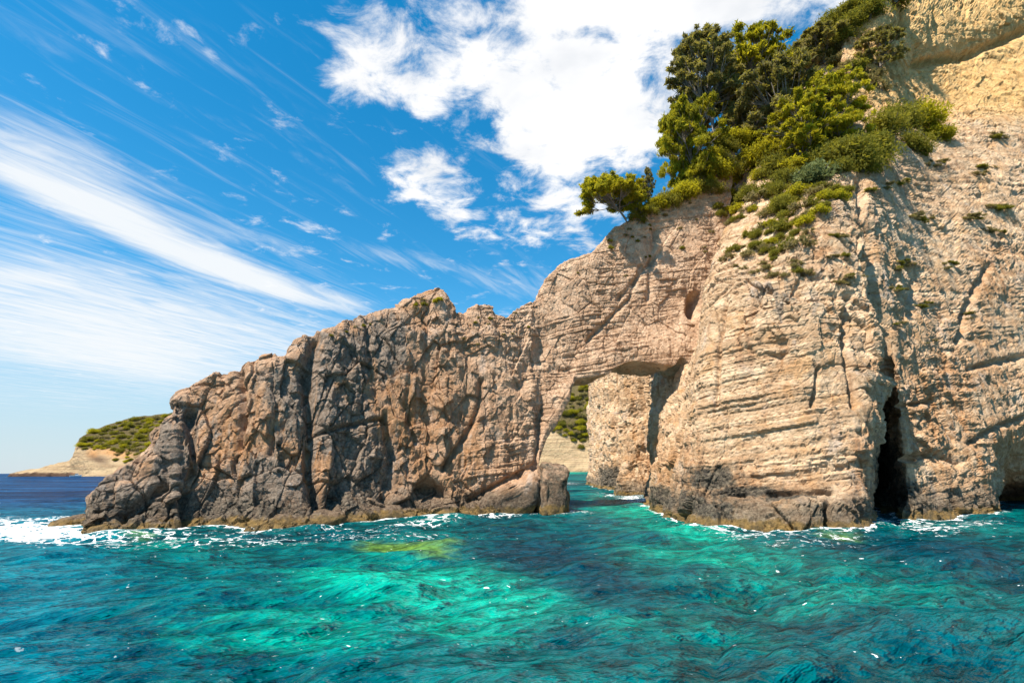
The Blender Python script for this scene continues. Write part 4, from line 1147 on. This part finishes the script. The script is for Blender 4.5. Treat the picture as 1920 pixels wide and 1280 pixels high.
scatter([(1560, 120), (1600, 115), (1650, 140), (1660, 175), (1600, 150)], 12, 16, 34, ['dry', 'green'], ('bush on the broken ledge', ('left of the upper cliff', 'at the corner of the upper cliff', 'under the small ledge pine')), 'bushes on the upper ledge')
LEDGES = [(1725, 409, 60, 12, 9, 'on the long dark ledge right of the gully'), (1822, 406, 40, 12, 6, 'on the ledge below the scree'), (1872, 386, 50, 14, 8, 'on the slanting ledge near the picture edge'), (1855, 312, 34, 14, 5, 'on the mound of scree below the upper cliff'),
          (1868, 252, 40, 10, 6, 'on the pale slope under the upper cliff'), (1690, 340, 60, 18, 7, 'below the terrace bushes'), (1640, 352, 44, 12, 6, 'at the top of the gully'), (1695, 500, 50, 22, 9, 'in the brown hollow right of the gully'),
          (1782, 492, 40, 16, 6, 'halfway up the right-hand cliff'), (1690, 542, 40, 14, 6, 'under the brown hollow'), (1742, 565, 40, 16, 4, 'in the middle of the right-hand cliff'), (1815, 588, 26, 14, 3, 'in the dark crack of the right-hand cliff'),
          (1688, 606, 34, 12, 4, 'beside the lower gully'), (1740, 640, 30, 12, 3, 'lowest on the right-hand cliff'), (1570, 440, 40, 14, 5, 'on the white rock below the grove'), (1600, 520, 36, 30, 6, 'on the broken rib left of the gully'), (1860, 430, 40, 10, 4, 'near the picture edge, below the slanting ledge'),
          (1760, 300, 50, 14, 6, 'right of the terrace bushes'), (1560, 480, 40, 16, 4, 'on the shoulder right of the pillar')]
for lx, ly, ex, ey, n_, where in LEDGES:
    for k_ in range(n_):
        o_ = rng.gauss(0, 0.5)
        w_ = rng.uniform(5, 13) * (1.5 if rng.random() < 0.25 else 1)
        kd_ = rng.choice(['dry', 'dry', 'dry', 'green'])
        t_ = shrub(lx + ex * 0.5 * o_, ly - ey * 0.25 * o_ + rng.gauss(0, ey * 0.25), w_, kd_, ('brown dry tuft ' if kd_ == 'dry' else 'green tuft ') + where, 'tufts on the right-hand cliff', 0.8)
        if t_: t_.scale[0] *= rng.uniform(1.0, 2.2)
scatter([(1140, 440), (1290, 380), (1340, 400), (1330, 470), (1200, 520), (1080, 530), (1050, 520)], 24, 6, 15, ['dry', 'green'], ('tuft on the cream rock', ('above the left of the arch', 'above the crown of the arch', 'above the arch beside the pillar')), 'tufts above the arch')
scatter([(600, 628), (700, 602), (800, 556), (830, 560), (720, 600), (620, 635)], 12, 6, 18, ['dry', 'bright', 'green'], ('tuft on the headland crest', ('on the grey left part', 'on the long middle slope', 'by the pointed peak')), 'tufts on the headland crest')
scatter([(850, 590), (900, 580), (1010, 570), (1000, 620), (870, 650)], 12, 5, 13, ['dry', 'green'], ('tuft in the headland saddle', ('right of the pointed peak', 'in the dip', 'below the step up to the arch')), 'tufts in the saddle')

def far_wood(v, poly, n, wlo, whi, label, group, seed):
    r_ = random.Random(seed)
    fx_, fy_, fw_ = project(v)
    xs = [p[0] for p in poly]; ys = [p[1] for p in poly]
    k = 0; got = []
    tries = 0
    while k < n and tries < n * 80:
        tries += 1
        x_, y_ = r_.uniform(min(xs), max(xs)), r_.uniform(min(ys), max(ys))
        if not inside(x_, y_, poly): continue
        w_ = r_.uniform(wlo, whi)
        if any(math.hypot(x_ - a_, (y_ - b_) * 1.6) < 0.30 * (w_ + c_) for a_, b_, c_ in got): continue
        c_ = np.nonzero((fx_ - x_) ** 2 + (fy_ - y_) ** 2 < 9)[0]
        if not len(c_): continue
        j = c_[np.argmin(fw_[c_])]
        got.append((x_, y_, w_)); k += 1
        r = w_ / 2 / FPX * fw_[j]
        ms = SHR[r_.choice(['big', 'bigbright', 'bigbright', 'big', 'green', 'dry'])]
        third = (x_ - min(xs)) / (max(xs) - min(xs)); up_ = (y_ - min(ys)) / (max(ys) - min(ys))
        lab = label + (' at left' if third < 0.33 else ' in the middle' if third < 0.66 else ' at right') + (', on the skyline' if up_ < 0.33 else ', halfway down' if up_ < 0.66 else ', at the lower edge')
        plant('tree', ms[r_.randrange(len(ms))], v[j] - np.array([0, 0, r * 0.1]), (r, r, r * r_.uniform(0.7, 0.95)), (0, 0, r_.random() * 6.28), lab, 'tree', group)

far_wood(vP, [(152, 826), (170, 808), (215, 792), (270, 780), (325, 776), (325, 850), (290, 862), (250, 850), (200, 842), (160, 840)], 150, 7, 25, 'tree of the wood on the distant promontory', 'trees on the promontory', 5)
far_wood(vP, [(185, 850), (230, 848), (250, 862), (210, 866)], 5, 10, 20, 'dark bush on the promontory\'s bare orange slope', 'bushes on the bare slope', 6)
far_wood(vH, [(1030, 800), (1075, 730), (1105, 715), (1105, 820), (1090, 842), (1070, 822), (1050, 815)], 46, 10, 30, 'green tree of the hillside seen through the arch', 'trees seen through the arch', 7)

# ------------------------------------------------------------------ the little boat off the promontory
def simple_mat(name, colr, rough=0.5):
    m_ = bpy.data.materials.new(name); m_.use_nodes = True
    bb = NB(m_.node_tree); bs = m_.node_tree.nodes['Principled BSDF']
    n_ = bb.noise(bb.new('ShaderNodeNewGeometry').outputs['Position'], 3.0, 4, 0.6)
    bb.put(bs.inputs['Base Color'], bb.mix(n_, tuple(v * 0.88 for v in colr), colr)); bs.inputs['Roughness'].default_value = rough
    return m_
M_WHITE = simple_mat('white_paint', (0.8, 0.8, 0.78)); M_RED = simple_mat('red_cloth', (0.45, 0.04, 0.03), 0.8); M_GLASS = simple_mat('dark_window', (0.02, 0.03, 0.04), 0.15)
boat = bpy.data.objects.new('motor_boat', None); col.objects.link(boat)
boat['label'] = 'small white motor boat with a red awning below the distant promontory'; boat['category'] = 'boat'
bp_ = W(141, 893.4); boat.location = (bp_[0], bp_[1], 0); boat.rotation_euler = (0, 0, math.radians(35))
st = [(-3.6, 0.95, 0.0), (-3.4, 1.1, 0.0), (0, 1.2, 0.05), (2.2, 0.85, 0.2), (3.4, 0.3, 0.45), (3.9, 0.03, 0.6)]
hv, hf = [], []
for x_, w_, up in st:
    hv += [(x_, -w_, 1.05 + up), (x_, -w_ * 0.75, 0.25), (x_, 0, -0.45 + up * 0.5), (x_, w_ * 0.75, 0.25), (x_, w_, 1.05 + up), (x_, 0, 0.95 + up)]
for i_ in range(len(st) - 1):
    for s_ in range(6):
        a_, b_ = i_ * 6 + s_, i_ * 6 + (s_ + 1) % 6
        hf.append((a_, b_, b_ + 6, a_ + 6))
hf.append((0, 1, 2, 3)); hf.append((0, 3, 4, 5))
link('hull', mesh_from('hull', hv, hf, M_WHITE, smooth=False), parent=boat)

def box_me(name, x0, x1, y0, y1, z0, z1, mat, taper=1.0):
    cx_, cy_ = (x0 + x1) / 2, (y0 + y1) / 2
    v = []
    for z_, k in ((z0, 1.0), (z1, taper)):
        v += [(cx_ + (x0 - cx_) * k, cy_ + (y0 - cy_) * k, z_), (cx_ + (x1 - cx_) * k, cy_ + (y0 - cy_) * k, z_), (cx_ + (x1 - cx_) * k, cy_ + (y1 - cy_) * k, z_), (cx_ + (x0 - cx_) * k, cy_ + (y1 - cy_) * k, z_)]
    return mesh_from(name, v, [(0, 3, 2, 1), (4, 5, 6, 7), (0, 1, 5, 4), (1, 2, 6, 5), (2, 3, 7, 6), (3, 0, 4, 7)], mat, smooth=False)
cab = link('cabin', box_me('cabin', -0.4, 1.8, -0.75, 0.75, 1.0, 2.5, M_WHITE, 0.85), parent=boat)
link('window', box_me('window', -0.1, 1.5, -0.78, 0.78, 1.75, 2.2, M_GLASS, 0.93), parent=cab)
link('awning', box_me('awning', -3.2, -0.3, -1.0, 1.0, 2.6, 2.75, M_RED, 0.95), parent=boat)
for x_ in (-3.0, -0.6):
    for y_ in (-0.9, 0.9):
        link('awning_pole', tube_mesh([([(x_, y_, 0.9), (x_, y_, 2.62)], [0.04, 0.04])], 5), parent=boat)
link('mast', tube_mesh([([(0.6, 0, 2.4), (0.6, 0, 5.2)], [0.06, 0.03])], 5), parent=boat)
print('tris', sum(len(m.loops) - 2 * len(m.polygons) for m in bpy.data.meshes))
